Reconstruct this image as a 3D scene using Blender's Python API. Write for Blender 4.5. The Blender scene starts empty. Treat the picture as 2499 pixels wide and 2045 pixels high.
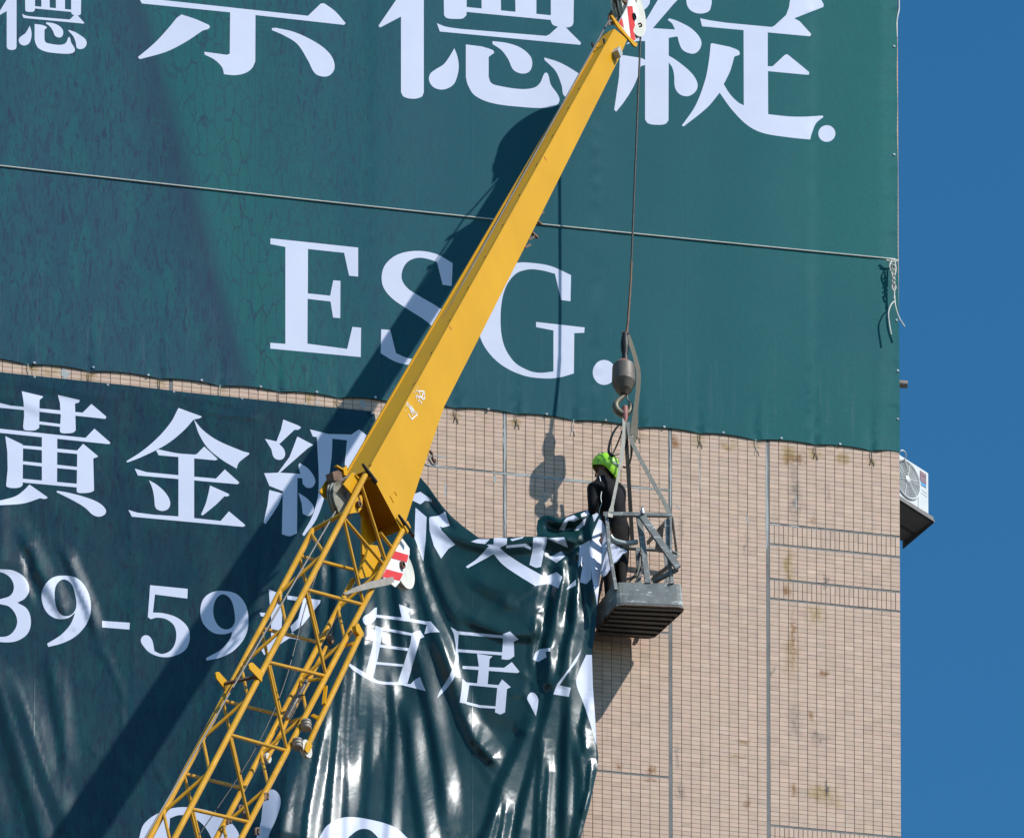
import bpy, bmesh, math, random
import numpy as np
from mathutils import Vector, Matrix
from mathutils.geometry import delaunay_2d_cdt

random.seed(7)
rng = np.random.default_rng(7)
scene = bpy.context.scene
COL = scene.collection

# ------------------------------------------------------------------ camera
PW, PH = 2499.0, 2045.0            # photograph size in pixels
FPX = 13000.0                      # focal length in photograph pixels
PITCH = math.radians(3.0)
VS = 8800.0 - FPX * math.tan(PITCH)   # lens shift in pixels
CAM = np.array([0.0, 0.0, 1.6])
cF = np.array([0.0, math.cos(PITCH), math.sin(PITCH)])
cU = np.array([0.0, -math.sin(PITCH), math.cos(PITCH)])
cR = np.array([1.0, 0.0, 0.0])
cam_data = bpy.data.cameras.new('camera')
cam_data.sensor_fit = 'HORIZONTAL'
cam_data.sensor_width = 36.0
cam_data.lens = 36.0 * FPX / PW
cam_data.shift_y = VS / PW
cam_data.clip_start = 0.5
cam_data.clip_end = 5000.0
cam = bpy.data.objects.new('camera', cam_data)
cam.location = CAM
cam.rotation_euler = (math.pi / 2 + PITCH, 0, 0)
COL.objects.link(cam)
scene.camera = cam

# ------------------------------------------------------------------ frame of the wall
PHI = math.radians(8.86)
WD = np.array([math.cos(PHI), math.sin(PHI), 0.0])      # along the wall, to the right
WN = np.array([math.sin(PHI), -math.cos(PHI), 0.0])     # out of the wall, to the viewer
ZU = np.array([0.0, 0.0, 1.0])

def ray(x, y):
    x = np.asarray(x, float); y = np.asarray(y, float)
    u = x - PW / 2; v = PH / 2 - y + VS
    return cF * FPX + u[..., None] * cR + v[..., None] * cU
W0 = CAM + ray(PW / 2, PH / 2) * (55.6 / FPX)

def on_plane(x, y, p0, n):
    r = ray(x, y)
    t = ((p0 - CAM) @ n) / (r @ n)
    return CAM + r * np.asarray(t)[..., None]
def P(x, y, d=0.0):
    """photograph pixel -> point standing d metres in front of the tile face"""
    r = ray(x, y)
    t = (((W0 - CAM) @ WN) + np.asarray(d, float)) / (r @ WN)
    return CAM + r * np.asarray(t)[..., None]
def wall_sz(p):
    return (p - W0) @ WD, p[..., 2]
def from_sz(s, z, d=0.0):
    s = np.asarray(s, float)
    return W0 * np.array([1, 1, 0]) + s[..., None] * WD + np.asarray(z, float)[..., None] * ZU + np.asarray(d, float)[..., None] * WN
def project(p):
    q = np.asarray(p) - CAM
    k = FPX / (q @ cF)
    return (q @ cR) * k + PW / 2, PH / 2 + VS - (q @ cU) * k

# ------------------------------------------------------------------ sky, sun, exposure
SUN = 1.24 * WD + 1.0 * WN + 1.35 * ZU
SUN /= np.linalg.norm(SUN)
world = bpy.data.worlds.new('World')
scene.world = world
world.use_nodes = True
wn = world.node_tree
wn.nodes.clear()
w_out = wn.nodes.new('ShaderNodeOutputWorld')
w_bg = wn.nodes.new('ShaderNodeBackground')
w_sky = wn.nodes.new('ShaderNodeTexSky')
w_sky.sky_type = 'NISHITA'
w_sky.sun_disc = False
w_sky.sun_elevation = math.asin(SUN[2])
w_sky.sun_rotation = math.atan2(SUN[0], SUN[1])
w_sky.altitude = 300.0
w_sky.air_density = 1.0
w_sky.dust_density = 0.1
w_sky.ozone_density = 3.0
w_bg.inputs['Strength'].default_value = 0.125
w_hsv = wn.nodes.new('ShaderNodeHueSaturation')      # clear dry-air blue
w_hsv.inputs['Hue'].default_value = 0.492
w_hsv.inputs['Saturation'].default_value = 1.30
w_hsv.inputs['Value'].default_value = 1.12
wn.links.new(w_sky.outputs['Color'], w_hsv.inputs['Color'])
wn.links.new(w_hsv.outputs['Color'], w_bg.inputs['Color'])
wn.links.new(w_bg.outputs['Background'], w_out.inputs['Surface'])
sun_data = bpy.data.lights.new('sun', 'SUN')
sun_data.energy = 4.6
sun_data.angle = math.radians(0.53)
sun_data.color = (1.0, 0.98, 0.95)
sun = bpy.data.objects.new('sun', sun_data)
sun.rotation_euler = Vector(SUN).to_track_quat('Z', 'Y').to_euler()
sun.location = Vector(W0 + SUN * 60)
COL.objects.link(sun)
vs = scene.view_settings
vs.view_transform = 'Standard'
vs.look = 'None'
vs.exposure = 0.0
vs.gamma = 1.0
vs.use_curve_mapping = False
scene.cycles.max_bounces = 6
scene.cycles.glossy_bounces = 3
scene.cycles.caustics_reflective = False
scene.cycles.caustics_refractive = False

# ------------------------------------------------------------------ materials
def new_mat(name):
    m = bpy.data.materials.new(name)
    m.use_nodes = True
    nt = m.node_tree
    nt.nodes.clear()
    out = nt.nodes.new('ShaderNodeOutputMaterial')
    b = nt.nodes.new('ShaderNodeBsdfPrincipled')
    nt.links.new(b.outputs[0], out.inputs[0])
    return m, nt, b
def L(nt, a, b):
    nt.links.new(a, b)
def noise(nt, vec, scale, detail=4, rough=0.6, dist=0.0):
    n = nt.nodes.new('ShaderNodeTexNoise')
    n.inputs['Scale'].default_value = scale
    n.inputs['Detail'].default_value = detail
    n.inputs['Roughness'].default_value = rough
    n.inputs['Distortion'].default_value = dist
    if vec is not None:
        L(nt, vec, n.inputs['Vector'])
    return n.outputs['Fac']
def remap(nt, val, a, b, c=0.0, d=1.0):
    n = nt.nodes.new('ShaderNodeMapRange')
    n.inputs['From Min'].default_value = a
    n.inputs['From Max'].default_value = b
    n.inputs['To Min'].default_value = c
    n.inputs['To Max'].default_value = d
    L(nt, val, n.inputs['Value'])
    return n.outputs['Result']
def mixc(nt, fac, a, b, mode='MIX'):
    n = nt.nodes.new('ShaderNodeMix')
    n.data_type = 'RGBA'
    n.blend_type = mode
    for sock, v in ((n.inputs[0], fac), (n.inputs[6], a), (n.inputs[7], b)):
        if isinstance(v, (int, float)):
            sock.default_value = v
        elif isinstance(v, (tuple, list)):
            sock.default_value = (*v, 1) if len(v) == 3 else v
        else:
            L(nt, v, sock)
    return n.outputs[2]
def mth(nt, op, a, b=None):
    n = nt.nodes.new('ShaderNodeMath')
    n.operation = op
    for sock, v in ((n.inputs[0], a), (n.inputs[1], b)):
        if v is None:
            continue
        if isinstance(v, (int, float)):
            sock.default_value = v
        else:
            L(nt, v, sock)
    return n.outputs[0]
def coords(nt, scale=(1, 1, 1), which='Object', rot=(0, 0, 0), attr=None):
    if attr:
        t = nt.nodes.new('ShaderNodeAttribute')
        t.attribute_name = attr
        o = t.outputs['Vector']
    else:
        t = nt.nodes.new('ShaderNodeTexCoord')
        o = t.outputs[which]
    mp = nt.nodes.new('ShaderNodeMapping')
    mp.inputs['Scale'].default_value = scale
    mp.inputs['Rotation'].default_value = rot
    L(nt, o, mp.inputs['Vector'])
    return mp.outputs['Vector']
def bump(nt, b, h, strength=0.2, dist=0.01):
    n = nt.nodes.new('ShaderNodeBump')
    n.inputs['Strength'].default_value = strength
    n.inputs['Distance'].default_value = dist
    L(nt, h, n.inputs['Height'])
    L(nt, n.outputs[0], b.inputs['Normal'])
def plain(name, col, rough=0.5, metal=0.0, var=0.12, vs_=6.0, dirt=None, dirt_lo=0.58, dirt_hi=0.72, dscale=9.0,
          bmp=0.0, bscale=60.0, spec=0.5, coat=0.0, dvec=None):
    m, nt, b = new_mat(name)
    v = coords(nt)
    n1 = noise(nt, v, vs_, 5)
    c = mixc(nt, remap(nt, n1, 0.3, 0.7), tuple(x * (1 - var) for x in col), tuple(min(1, x * (1 + var)) for x in col))
    rr = remap(nt, n1, 0.3, 0.7, max(0.02, rough - 0.08), min(1, rough + 0.08))
    if dirt:
        n2 = noise(nt, coords(nt, dvec, rot=(0.3, 0.5, 0.2)) if dvec else v, dscale, 8, 0.72, 0.6 if dvec else 0.0)
        c = mixc(nt, remap(nt, n2, dirt_lo, dirt_hi), c, dirt)
    L(nt, c, b.inputs['Base Color'])
    L(nt, rr, b.inputs['Roughness'])
    b.inputs['Metallic'].default_value = metal
    b.inputs['Specular IOR Level'].default_value = spec
    b.inputs['Coat Weight'].default_value = coat
    b.inputs['Coat Roughness'].default_value = 0.12
    if bmp:
        bump(nt, b, noise(nt, v, bscale, 4), bmp, 0.004)
    return m

M = {}
M['yellow'] = plain('crane_yellow_paint', (0.66, 0.335, 0.007), 0.42, var=0.05, vs_=2, spec=0.3, dirt=(0.36, 0.17, 0.02), dirt_lo=0.66, dirt_hi=0.84, dscale=10, dvec=(1, 1, 0.35), bmp=0.03)
M['yellow_tube'] = plain('crane_yellow_tube', (0.62, 0.31, 0.010), 0.24, var=0.10, vs_=5, dirt=(0.20, 0.11, 0.03), dirt_lo=0.62, dirt_hi=0.78, dscale=18)
M['cable'] = plain('steel_cable', (0.15, 0.14, 0.13), 0.5, 0.2, 0.3, 60)
M['rope_dark'] = plain('greased_cable', (0.022, 0.019, 0.017), 0.6, 0.0, 0.4, 40)
M['black'] = plain('black_steel', (0.018, 0.016, 0.015), 0.5, 0.2, 0.3, 20)
M['rust'] = plain('rusty_steel', (0.16, 0.095, 0.06), 0.7, 0.1, 0.4, 12, dirt=(0.07, 0.035, 0.02))
M['cream'] = plain('cream_sheave', (0.66, 0.64, 0.55), 0.5, var=0.1, dirt=(0.30, 0.22, 0.12), dirt_lo=0.6, dscale=7)
M['sheave_grey'] = plain('greasy_sheave', (0.30, 0.29, 0.23), 0.5, 0.1, 0.2, 6, dirt=(0.10, 0.09, 0.07), dirt_lo=0.5, dirt_hi=0.6)
M['greyplate'] = plain('grey_plate', (0.34, 0.30, 0.25), 0.55, 0.1, 0.15, 8, dirt=(0.12, 0.09, 0.07))
M['basket'] = plain('basket_grey_paint', (0.195, 0.205, 0.190), 0.5, 0.05, 0.25, 7, dirt=(0.60, 0.62, 0.61), dirt_lo=0.56, dirt_hi=0.66, dscale=9, bmp=0.1, dvec=(1, 1, 3.5))
M['basket_dark'] = plain('basket_floor_steel', (0.10, 0.105, 0.10), 0.6, 0.1, 0.3, 10, dirt=(0.10, 0.06, 0.04))
M['sling_pale'] = plain('pale_webbing', (0.50, 0.47, 0.39), 0.8, 0, 0.15, 25, dirt=(0.25, 0.2, 0.15), dscale=30)
M['sling_grey'] = plain('grey_webbing', (0.25, 0.25, 0.22), 0.85, 0, 0.2, 25)
M['sling_dark'] = plain('dark_webbing', (0.055, 0.055, 0.048), 0.85, 0, 0.3, 30)
M['sling_olive'] = plain('olive_webbing', (0.20, 0.18, 0.135), 0.85, 0, 0.25, 60, dirt=(0.07, 0.06, 0.05), dscale=60)
M['ball'] = plain('hook_ball_steel', (0.155, 0.13, 0.105), 0.55, 0.2, 0.25, 9, dirt=(0.07, 0.04, 0.03), bmp=0.15, bscale=30)
M['redpaint'] = plain('worn_red_paint', (0.36, 0.13, 0.105), 0.6, 0, 0.25, 20, dirt=(0.12, 0.07, 0.05))
M['hookm'] = plain('hook_steel', (0.16, 0.145, 0.10), 0.5, 0.4, 0.3, 25, dirt=(0.35, 0.13, 0.10), dirt_lo=0.6, dscale=30)
M['red'] = plain('red_sign_paint', (0.72, 0.045, 0.035), 0.4, var=0.08)
M['white_paint'] = plain('white_sign_paint', (0.80, 0.80, 0.78), 0.45, var=0.05, dirt=(0.5, 0.45, 0.35), dirt_lo=0.66)
M['cloth_black'] = plain('black_shirt', (0.008, 0.0085, 0.010), 0.8, 0, 0.5, 14, bmp=1.0, bscale=14, spec=0.2)
M['trousers'] = plain('dark_trousers', (0.014, 0.012, 0.011), 0.8, 0, 0.4, 12, bmp=1.0, bscale=14, spec=0.2)
M['skin'] = plain('skin', (0.23, 0.12, 0.075), 0.55, 0, 0.1, 20)
M['hair'] = plain('hair', (0.012, 0.010, 0.009), 0.6)
M['helmet'] = plain('lime_helmet', (0.40, 0.86, 0.05), 0.28, 0, 0.06, 8, coat=0.3)
M['helmet_grey'] = plain('helmet_grey', (0.35, 0.40, 0.36), 0.4)
M['ac'] = plain('air_conditioner_white', (0.62, 0.64, 0.62), 0.4, var=0.03, dirt=(0.6, 0.58, 0.52), dirt_lo=0.66)
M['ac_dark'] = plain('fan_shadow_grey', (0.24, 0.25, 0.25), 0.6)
M['ac_red'] = plain('label_maroon', (0.16, 0.06, 0.09), 0.5)
M['ac_blue'] = plain('label_blue', (0.05, 0.28, 0.50), 0.5)
M['ac_pink'] = plain('label_pale', (0.45, 0.33, 0.36), 0.5)
M['bracket'] = plain('bracket_steel', (0.15, 0.14, 0.13), 0.55, 0.4, 0.3, 10, dirt=(0.16, 0.08, 0.05))
M['cord_white'] = plain('white_cord', (0.70, 0.68, 0.60), 0.85, 0, 0.12, 40, dirt=(0.45, 0.42, 0.32), dscale=50)
M['grommet'] = plain('grommet', (0.75, 0.74, 0.70), 0.35, 0.6, 0.1)
M['tie'] = plain('old_wire_tie', (0.06, 0.055, 0.035), 0.8, 0, 0.4, 30)
M['joint'] = plain('grey_sealant', (0.205, 0.205, 0.195), 0.85, 0, 0.22, 5, dirt=(0.11, 0.11, 0.105), dirt_lo=0.56, dirt_hi=0.75, dscale=4)
M['joint_pale'] = plain('pale_patch_cement', (0.45, 0.47, 0.455), 0.85, 0, 0.15, 9, dirt=(0.3, 0.29, 0.27), dscale=20)
M['grout'] = plain('dark_grout', (0.185, 0.175, 0.168), 0.9, 0, 0.25, 3)
M['asphalt'] = plain('asphalt', (0.055, 0.054, 0.052), 0.9, 0, 0.2, 2)
M['mark_red'] = plain('red_crayon', (0.62, 0.10, 0.03), 0.7)
M['plastic'] = plain('clear_tube', (0.42, 0.46, 0.45), 0.25, 0, 0.1)

# stains: (x, y, rx, ry, strength, colour) in photograph pixels
RUST = (0.31, 0.15, 0.055); OCHRE = (0.42, 0.28, 0.11); SOOT = (0.17, 0.145, 0.115)
stains = [(1925, 1110, 20, 18, .75, OCHRE), (1945, 1122, 26, 9, .6, RUST), (1985, 1108, 22, 16, .55, OCHRE), (2057, 1118, 16, 13, .7, OCHRE), (2125, 1130, 12, 10, .55, OCHRE),
          (1706, 1075, 16, 12, .5, OCHRE), (1780, 1088, 18, 13, .6, OCHRE), (1845, 1092, 13, 12, .5, OCHRE), (1645, 1080, 14, 14, .7, RUST), (1565, 1062, 12, 10, .4, OCHRE),
          (1940, 1200, 13, 70, .4, SOOT), (1925, 1390, 12, 60, .55, OCHRE), (1920, 1440, 14, 14, .5, RUST), (1935, 1560, 5, 70, .5, RUST), (1930, 1600, 16, 60, .4, OCHRE),
          (1990, 1500, 26, 26, .35, OCHRE), (2015, 1420, 8, 14, .6, SOOT), (2008, 1643, 12, 10, .8, RUST), (1978, 1745, 8, 9, .7, RUST), (1940, 1760, 18, 40, .35, SOOT), (2000, 1800, 20, 18, .4, SOOT),
          (1935, 1925, 10, 14, .75, RUST), (2005, 1935, 34, 20, .6, OCHRE), (2018, 1920, 5, 18, .8, SOOT), (2030, 1960, 26, 12, .4, OCHRE), (1815, 1810, 14, 8, .45, RUST),
          (1800, 1845, 20, 3, .5, RUST), (1822, 1955, 7, 16, .45, RUST), (1588, 1880, 12, 12, .7, RUST), (1510, 1868, 10, 10, .5, RUST), (1590, 1905, 14, 6, .4, RUST), (1820, 1330, 5, 30, .35, SOOT),
          (1650, 1840, 6, 30, .35, SOOT), (1660, 1290, 6, 30, .3, SOOT), (2020, 1200, 6, 24, .35, SOOT), (1985, 1265, 6, 14, .5, RUST), (1660, 1930, 9, 24, .3, SOOT), (1885, 1640, 6, 9, .4, SOOT),
          (1110, 1015, 12, 10, .5, OCHRE), (1185, 1022, 8, 10, .4, OCHRE), (1260, 1030, 12, 10, .5, OCHRE), (80, 900, 14, 10, .6, OCHRE), (220, 918, 14, 12, .7, OCHRE), (125, 905, 16, 10, .5, OCHRE), (390, 935, 12, 10, .5, OCHRE),
          (755, 972, 14, 12, .6, OCHRE), (540, 955, 12, 10, .5, OCHRE), (820, 985, 8, 10, .5, OCHRE)]
# glazed wall tile: colour from the object's own colour, or from the mesh attribute; rust and soot runs by place on the wall
def tile_mat(name, attr):
    m, nt, b = new_mat(name)
    if attr:
        a = nt.nodes.new('ShaderNodeAttribute')
        a.attribute_name = 'tint'
        c = a.outputs['Color']
    else:
        a = nt.nodes.new('ShaderNodeObjectInfo')
        c = a.outputs['Color']
    g = nt.nodes.new('ShaderNodeNewGeometry')
    pos = g.outputs['Position']
    def dot(v):
        n_ = nt.nodes.new('ShaderNodeVectorMath'); n_.operation = 'DOT_PRODUCT'
        L(nt, pos, n_.inputs[0]); n_.inputs[1].default_value = tuple(v)
        return n_.outputs['Value']
    comb = nt.nodes.new('ShaderNodeCombineXYZ')
    L(nt, mth(nt, 'SUBTRACT', dot(WD), float(W0 @ WD)), comb.inputs[0]); L(nt, mth(nt, 'SUBTRACT', dot(ZU), float(W0[2])), comb.inputs[1])
    sz = comb.outputs[0]
    n = noise(nt, sz, 14, 6, 0.7)
    c = mixc(nt, remap(nt, n, 0.3, 0.75, 0, 1), c, (0.90, 0.87, 0.84), 'MULTIPLY')
    mp = nt.nodes.new('ShaderNodeMapping'); mp.inputs['Scale'].default_value = (1.0, 0.35, 1)
    L(nt, sz, mp.inputs['Vector'])
    broken = remap(nt, noise(nt, mp.outputs[0], 18, 8, 0.8), 0.38, 0.62, 0.0, 1.5)
    run = remap(nt, noise(nt, coords_from(nt, sz, (7, 0.5, 1)), 1.6, 5, 0.7), 0.57, 0.80, 0, 0.42)
    c = mixc(nt, run, c, (0.30, 0.25, 0.20))
    wn_ = nt.nodes.new('ShaderNodeTexNoise'); wn_.inputs['Scale'].default_value = 9.0; wn_.inputs['Detail'].default_value = 5.0
    L(nt, sz, wn_.inputs['Vector'])
    wa_ = nt.nodes.new('ShaderNodeVectorMath'); wa_.operation = 'MULTIPLY_ADD'
    L(nt, wn_.outputs['Color'], wa_.inputs[0]); wa_.inputs[1].default_value = (0.16, 0.16, 0); L(nt, sz, wa_.inputs[2])
    wb_ = nt.nodes.new('ShaderNodeVectorMath'); wb_.operation = 'ADD'
    L(nt, wa_.outputs[0], wb_.inputs[0]); wb_.inputs[1].default_value = (-0.08, -0.08, 0)
    sz = wb_.outputs[0]
    groups = {}
    for x, y, rx, ry, k, col in stains:
        groups.setdefault(col, []).append((x, y, rx, ry, k))
    for col, lst in groups.items():
        acc = None
        for x, y, rx, ry, k in lst:
            q = P(x, y); s_, z_ = float((q - W0) @ WD), float(q[2] - W0[2])
            ma = nt.nodes.new('ShaderNodeVectorMath'); ma.operation = 'MULTIPLY_ADD'
            ix_, iy_ = 234.0 / (rx * 1.5), 234.0 / (ry * 1.5)
            L(nt, sz, ma.inputs[0]); ma.inputs[1].default_value = (ix_, iy_, 0); ma.inputs[2].default_value = (-s_ * ix_, -z_ * iy_, 0)
            ln = nt.nodes.new('ShaderNodeVectorMath'); ln.operation = 'LENGTH'
            L(nt, ma.outputs[0], ln.inputs[0])
            v = remap(nt, ln.outputs['Value'], 0.1, 1.0, k * 1.8, 0.0)
            acc = v if acc is None else mth(nt, 'MAXIMUM', acc, v)
        f = mth(nt, 'MINIMUM', mth(nt, 'MULTIPLY', acc, broken), 0.9)
        c = mixc(nt, f, c, col)
    L(nt, c, b.inputs['Base Color'])
    b.inputs['Roughness'].default_value = 0.5
    b.inputs['Specular IOR Level'].default_value = 0.3
    return m
def coords_from(nt, vec, scale):
    mp = nt.nodes.new('ShaderNodeMapping'); mp.inputs['Scale'].default_value = scale
    L(nt, vec, mp.inputs['Vector'])
    return mp.outputs[0]
M['tile'] = tile_mat('beige_tile', False)
M['tile_field'] = tile_mat('beige_tile_field', True)

# printed vinyl; 'flat' attribute = position on the sheet in metres (s, z)
def vinyl(name, cols, rough, crease, spec=0.5, wedge=False, crumple=False):
    """cols: left, middle, right, dark vein, pale"""
    m, nt, b = new_mat(name)
    ca = nt.nodes.new('ShaderNodeAttribute'); ca.attribute_name = 'flat'
    sep = nt.nodes.new('ShaderNodeSeparateXYZ')
    L(nt, ca.outputs['Vector'], sep.inputs[0])
    X, Z = sep.outputs[0], sep.outputs[1]
    big = noise(nt, coords(nt, (0.35, 0.22, 1), attr='flat', rot=(0, 0, 0.35)), 1.0, 3, 0.5, 0.6)
    v3 = coords(nt, (1, 1, 1), attr='flat')
    fibre = noise(nt, coords(nt, (9, 2.0, 1), attr='flat'), 2.6, 5, 0.7, 1.2)
    patch = noise(nt, coords(nt, (3.5, 1.1, 1), attr='flat'), 1.6, 4, 0.6, 0.8)
    speck = noise(nt, v3, 30, 5, 0.75)
    base = mixc(nt, remap(nt, X, -4.6, 0.6), cols[0], cols[1])
    base = mixc(nt, remap(nt, X, -1.6, 0.6) if crumple else remap(nt, X, 0.6, 4.0), base, cols[2])
    base = mixc(nt, remap(nt, big, 0.35, 0.65, 0, 0.6), base, cols[1])
    # printed grain: green patches and dark veins, strongest on the left half
    weak = remap(nt, X, -2.6, -0.4, 1.0, 0.12)
    base = mixc(nt, mth(nt, 'MULTIPLY', remap(nt, patch, 0.48, 0.66), mth(nt, 'MULTIPLY', weak, 0.7)), base, cols[4])
    base = mixc(nt, mth(nt, 'MULTIPLY', remap(nt, fibre, 0.49, 0.66), mth(nt, 'MULTIPLY', weak, 0.9)), base, cols[3])
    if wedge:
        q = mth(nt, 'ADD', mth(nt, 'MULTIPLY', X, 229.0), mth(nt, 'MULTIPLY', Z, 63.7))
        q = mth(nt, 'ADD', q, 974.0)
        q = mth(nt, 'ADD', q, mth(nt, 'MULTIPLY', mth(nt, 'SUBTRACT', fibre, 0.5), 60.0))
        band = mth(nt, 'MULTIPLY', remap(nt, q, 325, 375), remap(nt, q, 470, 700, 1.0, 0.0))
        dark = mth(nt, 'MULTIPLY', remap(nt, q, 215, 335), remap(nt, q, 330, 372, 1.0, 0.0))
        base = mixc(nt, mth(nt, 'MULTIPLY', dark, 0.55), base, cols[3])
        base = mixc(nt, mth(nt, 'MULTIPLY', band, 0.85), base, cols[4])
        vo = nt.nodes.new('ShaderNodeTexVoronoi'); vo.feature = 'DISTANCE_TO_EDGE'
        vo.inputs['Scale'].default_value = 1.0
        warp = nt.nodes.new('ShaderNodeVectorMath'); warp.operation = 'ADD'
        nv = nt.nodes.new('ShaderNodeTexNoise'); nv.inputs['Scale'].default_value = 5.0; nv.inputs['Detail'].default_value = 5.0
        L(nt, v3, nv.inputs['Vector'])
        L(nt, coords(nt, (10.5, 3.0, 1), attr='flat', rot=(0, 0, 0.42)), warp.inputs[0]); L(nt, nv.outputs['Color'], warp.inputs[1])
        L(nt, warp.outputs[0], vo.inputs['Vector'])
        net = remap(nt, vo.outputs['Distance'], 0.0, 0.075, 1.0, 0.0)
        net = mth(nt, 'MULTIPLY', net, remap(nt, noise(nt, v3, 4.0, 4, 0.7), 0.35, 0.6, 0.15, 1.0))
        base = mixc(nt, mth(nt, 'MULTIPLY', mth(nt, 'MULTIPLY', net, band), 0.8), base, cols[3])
    base = mixc(nt, remap(nt, speck, 0.3, 0.75, 0.0, 0.40), base, cols[3])
    if wedge:        # pale scuffs running up from the ties at the hem
        scuff = remap(nt, noise(nt, coords(nt, (10, 0.5, 1), attr='flat'), 1.7, 5, 0.75), 0.56, 0.76)
        scuff = mth(nt, 'MULTIPLY', scuff, remap(nt, Z, 0.0, 1.5, 0.42, 0.03))
        base = mixc(nt, scuff, base, (0.16, 0.21, 0.25))
    L(nt, base, b.inputs['Base Color'])
    b.inputs['Specular IOR Level'].default_value = spec
    rn = noise(nt, v3, 1.7, 4, 0.6)
    L(nt, remap(nt, rn, 0.3, 0.7, rough - 0.05, rough + 0.07), b.inputs['Roughness'])
    # weld seams and fine creases
    sx = mth(nt, 'FRACT', mth(nt, 'DIVIDE', mth(nt, 'ADD', X, 101.44), 2.27))
    seam = mth(nt, 'SUBTRACT', 1.0, remap(nt, mth(nt, 'ABSOLUTE', mth(nt, 'SUBTRACT', sx, 0.5)), 0.0, 0.004))
    cr = noise(nt, coords(nt, (1, 0.6, 1), attr='flat'), 5.0, 7, 0.62, 0.9)
    h = mth(nt, 'ADD', mth(nt, 'MULTIPLY', cr, crease), mth(nt, 'MULTIPLY', seam, 0.05))
    if crumple:
        for sc_v, amp in ((1.6, 0.22), (4.5, 0.07)):
            vv = nt.nodes.new('ShaderNodeTexVoronoi'); vv.feature = 'F1'; vv.inputs['Scale'].default_value = sc_v
            wv = nt.nodes.new('ShaderNodeVectorMath'); wv.operation = 'ADD'
            nz = nt.nodes.new('ShaderNodeTexNoise'); nz.inputs['Scale'].default_value = sc_v * 0.7; nz.inputs['Detail'].default_value = 3
            L(nt, v3, nz.inputs['Vector'])
            L(nt, coords(nt, (1, 0.45, 1), attr='flat', rot=(0, 0, 0.2)), wv.inputs[0]); L(nt, nz.outputs['Color'], wv.inputs[1])
            L(nt, wv.outputs[0], vv.inputs['Vector'])
            gate = remap(nt, noise(nt, v3, 1.3, 2, 0.5), 0.38, 0.60)
            h = mth(nt, 'ADD', h, mth(nt, 'MULTIPLY', mth(nt, 'MULTIPLY', vv.outputs['Distance'], gate), amp * 3))
    bump(nt, b, h, 0.5, 0.02)
    return m
def print_white(name, rough, crease):
    m, nt, b = new_mat(name)
    v3 = coords(nt, (1, 1, 1), attr='flat')
    n = noise(nt, v3, 3.0, 5, 0.6)
    L(nt, mixc(nt, remap(nt, n, 0.3, 0.7), (0.69, 0.72, 0.86), (0.73, 0.76, 0.89)), b.inputs['Base Color'])
    b.inputs['Roughness'].default_value = rough
    b.inputs['Specular IOR Level'].default_value = 0.3
    cr = noise(nt, coords(nt, (1, 0.6, 1), attr='flat'), 5.0, 7, 0.62, 0.9)
    bump(nt, b, mth(nt, 'MULTIPLY', cr, crease), 0.5, 0.02)
    return m
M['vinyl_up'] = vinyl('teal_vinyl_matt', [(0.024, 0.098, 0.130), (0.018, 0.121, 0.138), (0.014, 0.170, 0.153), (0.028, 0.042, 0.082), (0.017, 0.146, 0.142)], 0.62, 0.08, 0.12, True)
M['print_up'] = print_white('white_print_matt', 0.55, 0.06)
M['vinyl_low'] = vinyl('teal_vinyl_glossy', [(0.0125, 0.048, 0.064), (0.008, 0.048, 0.054), (0.003, 0.040, 0.034), (0.012, 0.018, 0.034), (0.010, 0.080, 0.076)], 0.29, 0.06, 0.40, False, True)
M['print_low'] = print_white('white_print_glossy', 0.42, 0.06)

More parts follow.
